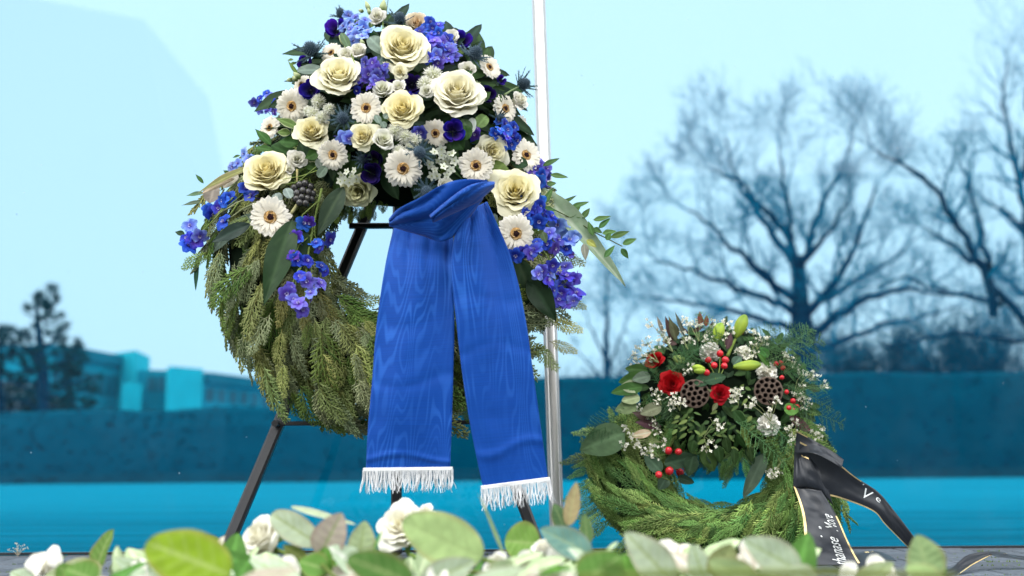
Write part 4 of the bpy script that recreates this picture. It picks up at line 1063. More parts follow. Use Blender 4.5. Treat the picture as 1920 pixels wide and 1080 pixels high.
# leaves of the tall wreath
def L_(b, t, w_, c, shape='ovate', fw=.02, name='leaf', S=BIG, parent=None, fw1=None, **k):
    d0 = S.depth(*b) - fw; d1 = d0 if fw1 is None else S.depth(*t) - fw1
    return put_leaf(parent or BW, b, t, w_, c, d0, d1, shape, name, **k)
for b, t, w_, c in (((508, 272), (479, 238), 20, MG), ((512, 283), (475, 273), 17, MG), ((508, 272), (560, 296), 46, (.03, .075, .02)), ((520, 290), (545, 330), 40, (.02, .05, .015)), ((560, 270), (520, 262), 28, MG), ((575, 300), (560, 262), 30, (.02, .05, .02)),
                    ((600, 285), (570, 296), 24, MG), ((595, 318), (570, 305), 22, MG), ((852, 262), (870, 280), 34, (.03, .07, .02)), ((850, 148), (885, 130), 34, (.025, .07, .015)), ((900, 190), (920, 170), 20, MG), ((940, 178), (925, 200), 18, MG),
                    ((700, 58), (690, 76), 24, (.03, .08, .02)), ((560, 142), (538, 112), 8, LG), ((550, 112), (538, 112), 7, LG), ((556, 118), (542, 120), 7, LG), ((990, 310), (955, 300), 28, (.02, .05, .02)), ((870, 100), (850, 90), 14, LG)):
    L_(b, t, w_, c, 'lance')
for b, t, w_ in (((560, 240), (516, 218), 20), ((545, 250), (518, 246), 18), ((550, 240), (556, 256), 16), ((898, 165), (890, 176), 12)):
    L_(b, t, w_, (.12, .2, .05), 'lance', .04, edge=(.55, .58, .35))
for b, t, w_, c in (((722, 100), (692, 68), 34, EU), ((720, 108), (704, 130), 30, (.10, .15, .13)), ((722, 88), (738, 62), 30, EU), ((733, 68), (722, 50), 16, (.28, .34, .2)), ((708, 118), (738, 122), 32, (.08, .13, .12)), ((608, 132), (556, 130), 26, (.11, .15, .12)), ((895, 238), (912, 216), 26, (.16, .26, .08)), ((883, 250), (886, 220), 18, (.5, .55, .48)),
                    ((880, 252), (868, 222), 24, (.08, .14, .06)), ((712, 232), (704, 215), 14, EU), ((716, 228), (722, 240), 14, EU), ((720, 222), (728, 214), 14, EU), ((524, 380), (516, 362), 22, (.22, .27, .24)), ((545, 372), (536, 352), 20, (.22, .27, .24)), ((604, 318), (598, 296), 20, (.14, .17, .14)), ((612, 312), (596, 332), 18, (.10, .14, .1)), ((655, 92), (640, 60), 16, (.1, .16, .08)), ((870, 235), (876, 262), 26, MG)):
    L_(b, t, w_, c, 'round', .035, mat=M_WAXY, curl=.05)
L_((945, 306), (918, 338), 46, (.09, .14, .035), 'lobed', .03); L_((940, 320), (925, 340), 34, (.12, .16, .05), 'lobed', .03)
L_((930, 425), (896, 455), 26, (.10, .12, .08), 'lobed', .04); L_((935, 445), (922, 482), 26, (.13, .14, .11), 'lobed', .04); L_((938, 420), (918, 424), 16, MG, 'ovate', .04); L_((928, 400), (915, 445), 22, (.05, .07, .06), 'ovate', .03)
# broad strap leaves
L_((548, 412), (494, 570), 56, (.018, .05, .016), 'lance', .045, 'strap_leaf', fw1=.05, curl=.06, fold=.3, mat=M_WAXY, vein=(.045, .09, .035))
L_((548, 412), (560, 520), 60, (.016, .042, .015), 'lance', .03, 'strap_leaf', curl=.05, mat=M_WAXY)
L_((645, 350), (592, 440), 42, (.03, .05, .03), 'lance', .03, 'strap_leaf', mat=M_WAXY, vein=(.06, .09, .05))
L_((480, 400), (365, 478), 38, (.07, .10, .07), 'lance', .02, 'strap_leaf', mat=M_WAXY, fw1=.02); L_((470, 420), (392, 452), 30, (.03, .05, .04), 'lance', .03, 'strap_leaf', mat=M_WAXY)
L_((968, 478), (1022, 628), 58, (.035, .065, .03), 'lance', .03, 'strap_leaf', fw1=.03, curl=.08, fold=.35, mat=M_WAXY, vein=(.08, .12, .06))
L_((990, 520), (1045, 600), 50, (.012, .03, .012), 'lance', .0, 'strap_leaf', mat=M_WAXY)
L_((372, 478), (363, 542), 9, (.03, .09, .05), 'strip', .0, 'strap_leaf', fw1=.0)
L_((1000, 345), (1180, 530), 50, (.22, .30, .19), 'lance', -.02, 'strap_leaf', fw1=-.01, curl=.05, fold=.5, wave=.05, vein=(.4, .45, .34), nu=24, twist=.5)
# ruscus branch on the right and sprigs on the left
stem(BW, 'ruscus_stem', [c6(420, 300), c6(560, 355), c6(690, 420), c6(800, 490), c6(900, 540), c6(975, 578)], 3, (.08, .1, .04), BIG, .03)
for b, t in (((500, 100), (602, 50)), ((545, 150), (652, 172)), ((525, 212), (582, 197)), ((510, 322), (560, 230)), ((508, 345), (580, 370)), ((580, 347), (702, 272)), ((663, 352), (778, 305)), ((652, 408), (727, 340)), ((735, 412), (782, 350)), ((800, 422), (908, 405)), ((835, 472), (902, 405)), ((800, 470), (856, 496)), ((855, 502), (942, 484)), ((905, 525), (1020, 485)), ((880, 542), (905, 495)), ((975, 566), (1062, 528)), ((968, 590), (1012, 650)), ((868, 645), (930, 570)), ((800, 515), (772, 425)), ((690, 380), (745, 410))):
    b, t = c6(*b), c6(*t); L_(b, t, 13, mixc((.03, .09, .025), (.10, .17, .05), rng.random()), 'lance', .04, 'ruscus_leaf', curl=U(-.1, .15))
L_(c6(745, 560), c6(760, 660), 17, (.22, .22, .17), 'lance', .06, 'ruscus_leaf'); L_(c6(760, 540), c6(825, 580), 14, (.3, .32, .08), 'lance', .06, 'ruscus_leaf'); L_(c6(500, 490), c6(520, 560), 16, (.08, .12, .06), 'lance', .06)
for b, t, w_, c in (((185, 252), (138, 195), 8, MG), ((190, 306), (82, 312), 11, (.07, .12, .06)), ((190, 356), (56, 362), 12, (.09, .13, .08)), ((80, 540), (22, 520), 12, (.02, .05, .02)), ((330, 200), (295, 175), 8, MG), ((390, 95), (345, 103), 7, MG)):
    L_(c5(*b), c5(*t), w_, c, 'lance', .02, 'ruscus_leaf')
L_((475, 312), (360, 352), 22, (.20, .19, .07), 'lance', .03, edge=(.36, .28, .18)); L_((440, 335), (372, 358), 16, (.42, .33, .22), 'lance', .035)
L_((404, 346), (392, 380), 36, (.20, .17, .14), 'round', .05, 'eucalyptus_leaf', mat=M_WAXY, curl=.05); L_((418, 352), (445, 326), 20, (.26, .24, .18), 'round', .04, 'eucalyptus_leaf', mat=M_WAXY); L_((425, 345), (422, 326), 14, (.5, .46, .42), 'round', .045, 'eucalyptus_leaf', mat=M_WAXY)
for b, t in (((440, 385), (400, 410)), ((470, 370), (415, 398)), ((480, 380), (430, 410))): stem(BW, 'flower_stem', [b, ((b[0] + t[0]) / 2, (b[1] + t[1]) / 2 - 3), t], 4, (.22, .24, .12), BIG, .03)

# ------------------------------------------------------------------ blue ribbon
RB = thing('ribbon', 'wide royal blue moire ribbon with white fringes tied over the tall wreath', 'ribbon', P(850, 420, 2.15))
def interp(path, t):
    """path = [(px, py, depth)] at even steps, smoothed"""
    n = len(path) - 1; k = min(t * n, n - 1e-6); i = int(k); f = k - i
    p = [path[max(0, min(n, j))] for j in (i - 1, i, i + 1, i + 2)]
    return tuple(.5 * (2 * p[1][m] + (p[2][m] - p[0][m]) * f + (2 * p[0][m] - 5 * p[1][m] + 4 * p[2][m] - p[3][m]) * f * f + (3 * p[1][m] - p[0][m] - 3 * p[2][m] + p[3][m]) * f ** 3) for m in range(3))
class Sheet:
    """a band of cloth between two edge paths; bulge arches it towards the viewer, creases are (u, depth, width)"""
    def __init__(s, A, B, ripple=(0, 0, 0), thick=.0012, bulge=0, creases=(), pleat=None): s.A, s.B, s.r, s.th, s.b, s.cr, s.pl = A, B, ripple, thick, bulge, creases, pleat
    def at(s, u, v, off=0.0):
        a, b = interp(s.A, u), interp(s.B, u); px, py, d = (a[m] + (b[m] - a[m]) * v for m in range(3))
        amp, nw, ph = s.r
        d += amp * math.sin(v * nw * 2 * PI + ph + u * 2) * (.3 + .7 * (1 - u)) + .0045 * noise.noise(V((u * 4, v * 3, ph))) + .0018 * noise.noise(V((u * 14, v * 6, ph + 4))) - off
        d -= s.b * math.sin(PI * min(1, max(0, v))) ** .7
        if s.pl:
            pa, pn, sk, fall = s.pl; d += pa * (1 - abs(math.sin(PI * (v * pn + u * sk + .13 * math.sin(u * 9)))) ** .55) * (1 - u) ** fall
        for cu, cdp, cw in s.cr:
            w_ = cu + .02 * math.sin(v * 5 + cu * 30); d += cdp * math.exp(-((u - w_) / cw) ** 2) * sm(0, .3, abs(v - (cu * 7 % 1)) + .15)
        return P(px, py, d)
    def build(s, name, mat, parent, nu=40, nv=20, u0=0, u1=1, uvo=(0, 0), asp=1.0):
        mb = MB(); mb.grid(lambda u, v: s.at(u0 + (u1 - u0) * u, v), nu, nv, (.1, .1, .1)); mb.uv = [(uvo[0] + (k % (nv + 1)) / nv * .35 * asp, uvo[1] + (k // (nv + 1)) / nu) for k in range(len(mb.v))]
        o_ = put(name, mb.mesh(name, mat), parent)
        md = o_.modifiers.new('thickness', 'SOLIDIFY'); md.thickness = s.th; md.offset = 0
        return o_
TL = Sheet([(742, 412, 2.20), (722, 500, 2.16), (706, 610, 2.15), (698, 710, 2.145), (690, 800, 2.15), (686, 882, 2.16)], [(850, 440, 2.17), (848, 505, 2.15), (852, 600, 2.14), (850, 700, 2.14), (847, 800, 2.15), (844, 880, 2.16)], (.010, 1.2, .6), .0012, 0, ((.93, -.004, .012), (.62, .002, .02), (.40, .002, .03), (.12, .010, .05)), (.022, 3.2, -.8, 5))
TR = Sheet([(862, 402, 2.135), (846, 490, 2.12), (856, 610, 2.12), (868, 710, 2.13), (884, 810, 2.14), (906, 916, 2.15)], [(913, 378, 2.15), (958, 482, 2.15), (984, 590, 2.13), (1000, 700, 2.13), (1014, 800, 2.14), (1028, 900, 2.15)], (.010, 1.0, 2.2), .0012, 0, ((.86, -.004, .012), (.50, .002, .02), (.33, .002, .02)), (.03, 2.2, 1.0, 5))
tl = TL.build('tail', M_RIBBON, RB, 110, 30); tr_ = TR.build('tail', M_RIBBON, RB, 110, 30, uvo=(.7, .31))
KN = Sheet([(729, 411, 2.17), (748, 391, 2.12), (790, 369, 2.09), (830, 346, 2.075), (870, 336, 2.07), (914, 338, 2.09)], [(730, 424, 2.18), (760, 433, 2.16), (795, 443, 2.145), (828, 453, 2.135), (858, 436, 2.135), (905, 374, 2.13)], (.006, .8, 2.4), .0012, .004, (), (.014, 2.4, 1.6, .3))
KN.build('loop', M_RIBBON, RB, 40, 20, uvo=(.2, .6), asp=.6)
K2 = Sheet([(805, 404, 2.09), (835, 379, 2.04), (872, 352, 2.02), (905, 341, 2.035), (928, 341, 2.09)], [(812, 417, 2.105), (840, 405, 2.085), (868, 392, 2.075), (896, 378, 2.08), (927, 351, 2.10)], (.003, .8, 1.5), .0012, .022, (), (.010, 1.7, .9, 0))
K2.build('knot_fold', M_RIBBON, RB, 30, 18, uvo=(.5, .2), asp=.4)
def fringe(sheet, parent, n, lpx, seed):
    R = random.Random(seed); hd = MB()
    for e, (du, rr) in enumerate(((-.012, .0022), (-.004, .0022), (.004, .0022))):
        hd.tube([sheet.at(1 + du, -.03 + 1.06 * k / 30, .004) for k in range(31)], .0024, 6, (.82, .82, .82))
    hd.grid(lambda u, v: sheet.at(.983 + .022 * u, -.03 + 1.06 * v, .0026), 2, 20, (.82, .82, .82))
    put('fringe_header', hd.mesh('fringe_header', M_THREAD), parent)
    mb = MB()
    for k in range(n):
        v = -.03 + 1.06 * (k + R.uniform(-.2, .2)) / (n - 1)
        p = sheet.at(1.004, v, .004); a0 = sheet.at(1, .2); a1 = sheet.at(.9, .2); dn = (a0 - a1).normalized() * .35 + V((0, 0, -1)) * .65
        for s in range(2):
            L = lpx * mpp(p) * R.uniform(.75, 1.1); sx, sy = R.uniform(-.22, .22), R.uniform(-.25, .25); ph = R.uniform(0, 6); am = R.uniform(.0008, .0026)
            q = [p + V((0, -.001 * s, 0)) + dn * L * t + V((sx * L * t * t + am * math.sin(t * 7 + ph) * t, sy * L * t * t + am * math.cos(t * 6 + ph) * t, 0)) for t in (0, .17, .34, .5, .67, .84, 1)]
            mb.tube(q, [.0018, .0013, .0012, .0012, .0012, .0011, .0008], 4, (.8 + R.uniform(-.05, .03),) * 3, False)
    o_ = put('fringe', mb.mesh('fringe', M_THREAD), parent); o_['kind'] = 'stuff'
fringe(TL, tl, 62, 40, 3); fringe(TR, tr_, 52, 40, 4)

# ------------------------------------------------------------------ the low wreath
SW = thing('flower_wreath', 'low green conifer wreath with red roses, berries and lotus pods standing on the paving', 'wreath', P(1365, 1050, 2.6))
ring_core(SML, SW, 'ring_core')
def skipB(px, py, under): return (px > 1535 and py < 915) or px > 1575 or not under and (py < 790 or (px - 1360) ** 2 / 165 ** 2 + (py - 740) ** 2 / 105 ** 2 < 1)
cover_ring(SML, SW, FR_B_ME, FR_B, 298, 520, .10, (-.65, .35, .12), 'cedar_spray', 14, skipB)
for k in range(22):     # loose ends along the outer left and lower edge
    a = U(PI * .85, PI * 1.55); px, py = 1352 + 236 * math.cos(a), 885 - 175 * math.sin(a); p = P(px, py, SML.plane(py) - .03); L = U(.06, .11)
    put('cedar_tip', FR_B_ME[k % 4], SW, frame(p, V((U(-.4, .4), -1, .2)), 0, (L * .7, L, L), V((math.cos(a) - .3, U(-.2, .2), -math.sin(a) * -1 - .5))))
filler(SML, SW, 420, [(.02, .05, .012), (.012, .032, .01), (.035, .07, .02), (.02, .04, .018)], .042, 15, 'filler_foliage', lambda x, y: y < 825)
flower(SML, SW, 'rose', REDROSE[0], 1259, 720, 46, .03, .6); flower(SML, SW, 'rose', REDROSE[1], 1350, 738, 36, .03, .6); flower(SML, SW, 'rose', REDROSE[0], 1228, 677, 36, .01, .5, None, (-.3, 0, .5))
for px, py, d, k in ((1331, 661, 38, 0), (1438, 697, 38, 1), (1441, 796, 42, 0), (1395, 660, 24, 1)): single(SML, SW, 'carnation', CARN[k], px, py, d, .02, .6, .15)
def pod_mesh():
    mb = MB(); N = 30; c = (.05, .033, .024)
    mb.grid(lambda u, v: ((.25 + .75 * math.sin(u * PI / 2)) * math.cos(2 * PI * v), (.25 + .75 * math.sin(u * PI / 2)) * math.sin(2 * PI * v), -.9 + .9 * u ** 1.4), 7, N, mixc(c, (.09, .07, .05), .5))
    holes = [(0, 0)] + [(.40 * math.cos(a), .40 * math.sin(a)) for a in [2 * PI * k / 6 for k in range(6)]] + [(.76 * math.cos(a), .76 * math.sin(a)) for a in [2 * PI * k / 12 + .2 for k in range(12)]]
    def top(x, y): return .10 * (1 - x * x - y * y)
    def fn(u, v):
        a = 2 * PI * v; r = u; x, y = r * math.cos(a), r * math.sin(a); z = top(x, y)
        dm = min(math.hypot(x - hx_, y - hy_) for hx_, hy_ in holes); rh = .145
        z += .05 * math.exp(-((dm - .17) / .04) ** 2); z -= .32 * (1 - sm(.09, .15, dm)); return (x, y, z)
    def cf(u, v):
        p = fn(u, v); dm = min(math.hypot(p[0] - a, p[1] - b) for a, b in holes); return mixc((.012, .007, .006), (.12, .085, .065), sm(.12, .17, dm))
    mb.grid(fn, 26, 64, cf); return mb.mesh('lotus_pod', M_MATTE)
POD = pod_mesh()
for px, py, d in ((1303, 738, 54), (1441, 733, 54)):
    p = SML.at(px, py, .03); put('lotus_pod', POD, SW, frame(p, SML.normal(px, py, .7) + V((0, 0, .0)), U(0, 6), d / 2 * mpp(p)))
def lily(b, t, wpx, fw=.03, c=(.32, .42, .05), c2=(.16, .28, .04)):
    p0 = SML.at(*b, fw); p1 = P(*t, p0.y - .01); ax = p1 - p0; L = ax.length; r = wpx / 2 * mpp(p0); mb = MB()
    def fn(u, v):
        a = 2 * PI * v; rr = r * (math.sin(PI * (u * .92 + .06)) ** .6) * (.72 + .4 * u) * (1 - .12 * (abs(math.cos(1.5 * a)) ** 8)); return (rr * math.cos(a), u * L, rr * math.sin(a))
    mb.grid(fn, 12, 24, lambda u, v: mixc(c2, c, .5 + .5 * math.sin(PI * min(1, u * 1.1)) - .4 * abs(math.cos(1.5 * 2 * PI * v)) ** 8)); put('lily_bud', mb.mesh('lily_bud', M_WAXY), SW, frame(p0, V((0, -1, 0)), 0, 1, ax))
lily((1341, 642), (1354, 605), 24); lily((1380, 633), (1399, 590), 26); lily((1375, 688), (1428, 683), 22, .05); lily((1322, 692), (1300, 688), 16, .05); lily((1326, 696), (1303, 695), 12, .055)
lily((1262, 670), (1285, 678), 20, .03, (.36, .42, .14))
stem(SW, 'lily_stem', [(1336, 665), (1340, 652), (1343, 640)], 6, (.2, .3, .06), SML, .02); stem(SW, 'lily_stem', [(1364, 668), (1372, 650), (1382, 630)], 7, (.2, .3, .06), SML, .025)
# dark sprays and leaves hanging from the underside of the cushion into the opening
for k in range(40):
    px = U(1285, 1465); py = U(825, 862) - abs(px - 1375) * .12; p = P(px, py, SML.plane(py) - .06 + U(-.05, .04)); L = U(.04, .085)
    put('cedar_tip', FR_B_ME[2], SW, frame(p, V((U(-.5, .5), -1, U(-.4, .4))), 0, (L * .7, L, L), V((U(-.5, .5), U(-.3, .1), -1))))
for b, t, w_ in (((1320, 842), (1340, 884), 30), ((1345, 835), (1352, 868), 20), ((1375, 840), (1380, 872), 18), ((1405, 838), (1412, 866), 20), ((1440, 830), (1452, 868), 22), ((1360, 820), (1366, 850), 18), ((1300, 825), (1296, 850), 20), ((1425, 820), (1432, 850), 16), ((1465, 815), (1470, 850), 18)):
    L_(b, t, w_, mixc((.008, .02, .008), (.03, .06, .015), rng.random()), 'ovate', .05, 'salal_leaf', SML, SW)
# hypericum berries
HB = MB()
HB.ball((0, 0, 0), 1, lambda u: (.50, .014, .022), 8, 10, (1, 1, 1.12)); HB.tube([(0, 0, 1.0), (.05, 0, 1.3)], [.12, .04], 5, (.1, .02, .02))
for k in range(5):
    a = 2 * PI * k / 5; HB.grid(lambda u, v: ((.5 + .55 * u) * math.cos(a + (v - .5) * .8 * (1 - u)), (.5 + .55 * u) * math.sin(a + (v - .5) * .8 * (1 - u)), -.95 + .25 * u), 2, 2, (.14, .2, .05))
HBM = HB.mesh('hypericum_berry', M_BERRY)
for px, py, r_ in ((1350, 663, 6.5), (1328, 675, 6), (1339, 685, 6.5), (1360, 675, 7), (1358, 686, 6.5), (1325, 699, 6.5), (1455, 682, 5), (1465, 680, 4.5), (1468, 690, 5), (1466, 708, 4.5), (1487, 752, 5.5), (1494, 763, 5.5), (1488, 768, 5.5), (1479, 765, 5), (1475, 735, 4.5), (1253, 845, 7.5), (1272, 847, 6.5), (1235, 890, 7), (1255, 883, 8), (1268, 875, 6.5), (1275, 886, 7.5), (1288, 879, 6), (1282, 873, 5)):
    low = py > 830
    p = SML.at(px, py, .05 if not low else .06); put('hypericum_berry', HBM, SW, frame(p, V((U(-.6, .6), -1, U(-.2, .9))), 0, r_ * mpp(p)))
for b, t in (((1345, 712), (1350, 668)), ((1342, 712), (1328, 680)), ((1346, 712), (1360, 680)), ((1262, 868), (1254, 850)), ((1264, 868), (1272, 852)), ((1262, 905), (1236, 893)), ((1262, 905), (1256, 888)), ((1266, 905), (1286, 882)), ((1485, 790), (1488, 756))):
    stem(SW, 'berry_stem', [b, ((b[0] + t[0]) / 2 + 2, (b[1] + t[1]) / 2), t], 2.4, (.15, .2, .05), SML, .045)
# leucadendron leaves
LEU, LEU2, LRED = (.07, .075, .035), (.055, .03, .025), (.16, .012, .015)
for b, t, w_, c in (((1243, 625), (1232, 592), 9, (.13, .11, .08)), ((1262, 640), (1247, 592), 13, LEU2), ((1268, 640), (1254, 592), 14, LEU), ((1272, 630), (1258, 600), 14, LEU), ((1284, 632), (1266, 584), 9, (.06, .07, .05)), ((1313, 612), (1312, 583), 13, LRED), ((1324, 612), (1325, 591), 11, LRED), ((1298, 622), (1320, 612), 9, LEU2), ((1362, 655), (1372, 622), 16, (.06, .03, .035)), ((1334, 615), (1336, 603), 8, LEU2), ((1270, 645), (1240, 640), 12, LEU2), ((1290, 625), (1275, 612), 8, LEU2),
                    ((1480, 780), (1512, 805), 20, (.11, .05, .05)), ((1486, 785), (1524, 812), 20, (.17, .09, .09)), ((1230, 790), (1185, 772), 22, LEU2), ((1240, 800), (1190, 790), 24, (.05, .02, .025)), ((1392, 628), (1394, 605), 8, LRED), ((1352, 745), (1325, 728), 10, (.12, .13, .06)), ((1355, 735), (1375, 728), 10, (.12, .14, .07)), ((1345, 755), (1335, 772), 10, (.12, .13, .06))):
    L_(b, t, w_, c, 'lance', .03, 'leucadendron_leaf', SML, SW, curl=.05, mat=M_WAXY, nu=8, nv=4)
# broad salal leaves
for b, t, w_, c in (((1215, 695), (1172, 690), 22, (.05, .12, .03)), ((1210, 705), (1160, 716), 26, (.07, .15, .035)), ((1205, 725), (1145, 736), 26, (.06, .13, .03)), ((1220, 705), (1185, 712), 24, (.14, .19, .13)), ((1200, 728), (1163, 722), 30, (.30, .34, .20)), ((1195, 760), (1153, 768), 30, (.22, .28, .13)), ((1200, 745), (1165, 752), 26, (.26, .31, .16)), ((1172, 812), (1087, 842), 62, (.10, .16, .075)), ((1240, 762), (1200, 776), 26, (.16, .17, .10)), ((1320, 715), (1362, 705), 26, (.03, .07, .03)), ((1330, 708), (1300, 722), 24, (.025, .06, .025)), ((1375, 685), (1390, 668), 22, (.08, .13, .09)),
                    ((1245, 870), (1310, 855), 30, (.045, .09, .05)), ((1300, 855), (1290, 892), 28, (.03, .06, .03)), ((1240, 885), (1208, 850), 28, (.05, .09, .055)), ((1250, 895), (1236, 918), 24, (.06, .10, .06)), ((1270, 895), (1302, 905), 18, (.04, .075, .045)), ((1330, 845), (1345, 875), 26, (.015, .03, .015)), ((1440, 670), (1425, 650), 18, (.05, .13, .03)), ((1445, 690), (1420, 660), 10, (.06, .16, .03)), ((1375, 770), (1400, 800), 20, (.03, .07, .02)), ((1400, 840), (1415, 870), 20, (.02, .045, .02)), ((1470, 770), (1500, 765), 26, (.07, .15, .03))):
    L_(b, t, w_, c, 'ovate', .045, 'salal_leaf', SML, SW, curl=U(.0, .15))
L_((1432, 850), (1398, 936), 28, (.09, .13, .085), 'strip', .05, 'strap_leaf', SML, SW, fw1=.05, vein=(.13, .18, .12)); L_((1390, 800), (1415, 855), 14, (.10, .15, .03), 'strip', .04, 'strap_leaf', SML, SW, twist=1.2)
# pistache sprigs (light leaflets) and asparagus plumes
for (bx_, by_), (tx, ty) in (((1300, 765), (1302, 815)), ((1290, 775), (1288, 812)), ((1345, 770), (1338, 820)), ((1385, 760), (1378, 815)), ((1360, 780), (1372, 850)), ((1330, 790), (1320, 840)), ((1410, 780), (1425, 830)), ((1275, 780), (1270, 805)), ((1395, 720), (1405, 760)), ((1350, 790), (1355, 840))):
    for k in range(7):
        t = k / 6; x, y = bx_ + (tx - bx_) * t, by_ + (ty - by_) * t; sg = 1 if k % 2 else -1
        L_((x, y), (x + sg * U(10, 18), y + U(4, 14)), U(6, 9), mixc((.03, .065, .018), (.13, .18, .05), rng.random() ** 2), 'lance', .04, 'leaflet', SML, SW, nu=5, nv=2)
for (b, t, n_) in (((1255, 700), (1300, 650), 0), ((1270, 690), (1335, 640), 1), ((1235, 720), (1215, 690), 0), ((1230, 730), (1255, 770), 1), ((1260, 665), (1310, 655), 2), ((1300, 660), (1270, 700), 0), ((1215, 740), (1235, 790), 1), ((1420, 660), (1475, 640), 0), ((1430, 680), (1500, 660), 1), ((1460, 690), (1510, 720), 2), ((1470, 720), (1525, 770), 0), ((1480, 760), (1545, 800), 1), ((1490, 790), (1555, 840), 0), ((1185, 765), (1110, 800), 2), ((1170, 790), (1105, 825), 0), ((1350, 640), (1310, 610), 2), ((1400, 650), (1440, 625), 0), ((1250, 740), (1265, 800), 2), ((1510, 830), (1550, 870), 1), ((1465, 660), (1500, 640), 0), ((1475, 700), (1520, 690), 1), ((1485, 735), (1530, 745), 2), ((1440, 790), (1480, 850), 0), ((1380, 790), (1440, 860), 1), ((1430, 665), (1470, 650), 1), ((1440, 680), (1490, 690), 2)):
    p0 = SML.at(*b, .045); p1 = P(*t, SML.depth(*t) - .045 if abs(t[0] - 1360) < 190 and t[1] > 600 else p0.y); L = (p1 - p0).length * 1.15
    put('fern_plume', PLUME[n_], SW, frame(p0, V((U(-.3, .3), -1, U(.1, .6))), 0, (L * .9, L, L), p1 - p0))
# waxflower sprigs
def sprig(root, tips, dia=7.5, per=7, fw=.05, spread=9):
    pts = []
    mb = MB(); p0 = SML.at(*root, fw - .01)
    for tx, ty in tips:
        d = SML.depth(tx, ty) - fw if (tx - 1360) ** 2 / 205 ** 2 + (ty - 745) ** 2 / 165 ** 2 < .95 else p0.y - .01
        pt = P(tx, ty, d); mb.tube([p0, p0.lerp(pt, .5) + V((U(-.005, .005), 0, .006)), pt], [.0011, .0009, .0006], 3, (.28, .33, .14), False)
        for k in range(per):
            q = pt + V((U(-1, 1), U(-1, 1), U(-1, 1))) * spread * mpp(pt) * .9; s = dia / 2 * mpp(pt) * U(.75, 1.2)
            mb.join(FLO_S, frame(q, V((U(-1, 1), U(-1.4, .1), U(-.4, 1))), U(0, 6), s), U(.9, 1.1)); mb.tube([pt.lerp(p0, .12), q], [.0006, .0005], 3, (.28, .33, .14), False)
    put('waxflower_sprig', mb.mesh('waxflower_sprig', M_PETAL), SW)
for root, tips in (((1235, 680), [(1190, 675), (1198, 655), (1212, 640), (1205, 665), (1222, 655), (1215, 672), (1186, 666)]), ((1262, 660), [(1240, 625), (1250, 640), (1232, 645), (1245, 618), (1220, 606)]), ((1290, 655), [(1275, 620), (1290, 612), (1280, 635), (1295, 640)]), ((1310, 640), [(1300, 605), (1312, 610), (1340, 606), (1336, 616), (1286, 598)]), ((1345, 650), [(1322, 640), (1330, 622), (1338, 632), (1355, 606)]), ((1360, 650), [(1370, 610), (1375, 622), (1362, 632)]),
                   ((1408, 680), [(1400, 655), (1412, 650), (1395, 665), (1418, 662), (1402, 675), (1384, 660)]), ((1420, 655), [(1410, 625), (1422, 632), (1430, 640), (1440, 640)]), ((1470, 700), [(1478, 672), (1488, 680), (1470, 668), (1494, 690)]), ((1490, 735), [(1505, 700), (1518, 705), (1530, 710), (1545, 722), (1550, 728), (1524, 700)]), ((1495, 750), [(1500, 730), (1510, 745), (1515, 755), (1505, 760), (1492, 742)]),
                   ((1240, 760), [(1225, 735), (1235, 742), (1230, 752)]), ((1275, 770), [(1268, 745), (1278, 755), (1265, 760), (1258, 752)]), ((1300, 700), [(1288, 695), (1294, 690)]), ((1385, 760), [(1375, 735), (1385, 732), (1372, 748), (1380, 742)]), ((1445, 790), [(1450, 760), (1458, 750), (1440, 772), (1412, 752), (1405, 757)]), ((1490, 830), [(1478, 800), (1485, 812), (1492, 790), (1482, 825)]), ((1225, 790), [(1205, 770), (1200, 765), (1215, 780)]), ((1240, 830), [(1175, 805), (1180, 818), (1190, 828), (1170, 835), (1195, 838)]), ((1250, 830), [(1225, 795), (1230, 810), (1243, 830), (1240, 840)]), ((1240, 860), [(1222, 840), (1228, 855), (1212, 848)]), ((1470, 860), [(1440, 880), (1450, 890), (1445, 895), (1458, 885)]), ((1510, 800), [(1525, 812), (1535, 818), (1540, 800)]), ((1320, 820), [(1340, 790), (1350, 800), (1335, 830), (1325, 838)])):
    sprig(root, tips)
put_leaf(SW, (1222, 810), (1180, 818), 18, (.55, .40, .27), SML.depth(1222, 810) - .05, None, 'lance', 'dry_leaf')

# ------------------------------------------------------------------ black ribbon on the low wreath
BR = thing('ribbon', 'black satin ribbon with gold edges and pale lettering trailing from the low wreath', 'ribbon', P(1500, 850, 2.45))
T1 = Sheet([(1500, 828, 2.40), (1560, 860, 2.38), (1605, 895, 2.40), (1646, 922, 2.44), (1680, 962, 2.47), (1724, 1020, 2.50)], [(1492, 905, 2.43), (1530, 925, 2.41), (1574, 934, 2.41), (1636, 958, 2.44), (1660, 984, 2.47), (1702, 1026, 2.51)], (.004, .6, .5), .0008)
T2 = Sheet([(1488, 912, 2.42), (1498, 940, 2.40), (1505, 968, 2.39), (1508, 1000, 2.38), (1508, 1030, 2.37), (1510, 1062, 2.36)], [(1540, 920, 2.40), (1562, 955, 2.39), (1575, 980, 2.38), (1588, 1010, 2.37), (1602, 1038, 2.37), (1614, 1058, 2.36)], (.006, .7, .9), .0008)
RL = Sheet([(1494, 808, 2.42), (1530, 828, 2.38), (1560, 846, 2.37), (1582, 862, 2.37)], [(1490, 850, 2.42), (1525, 850, 2.36), (1552, 862, 2.36), (1578, 878, 2.365)], (.014, .5, 0), .0008)
R2 = Sheet([(1490, 830, 2.43), (1500, 850, 2.41), (1520, 860, 2.40), (1540, 870, 2.40)], [(1487, 920, 2.43), (1510, 915, 2.41), (1540, 925, 2.40), (1562, 948, 2.40)], (.01, .8, 1), .0008)
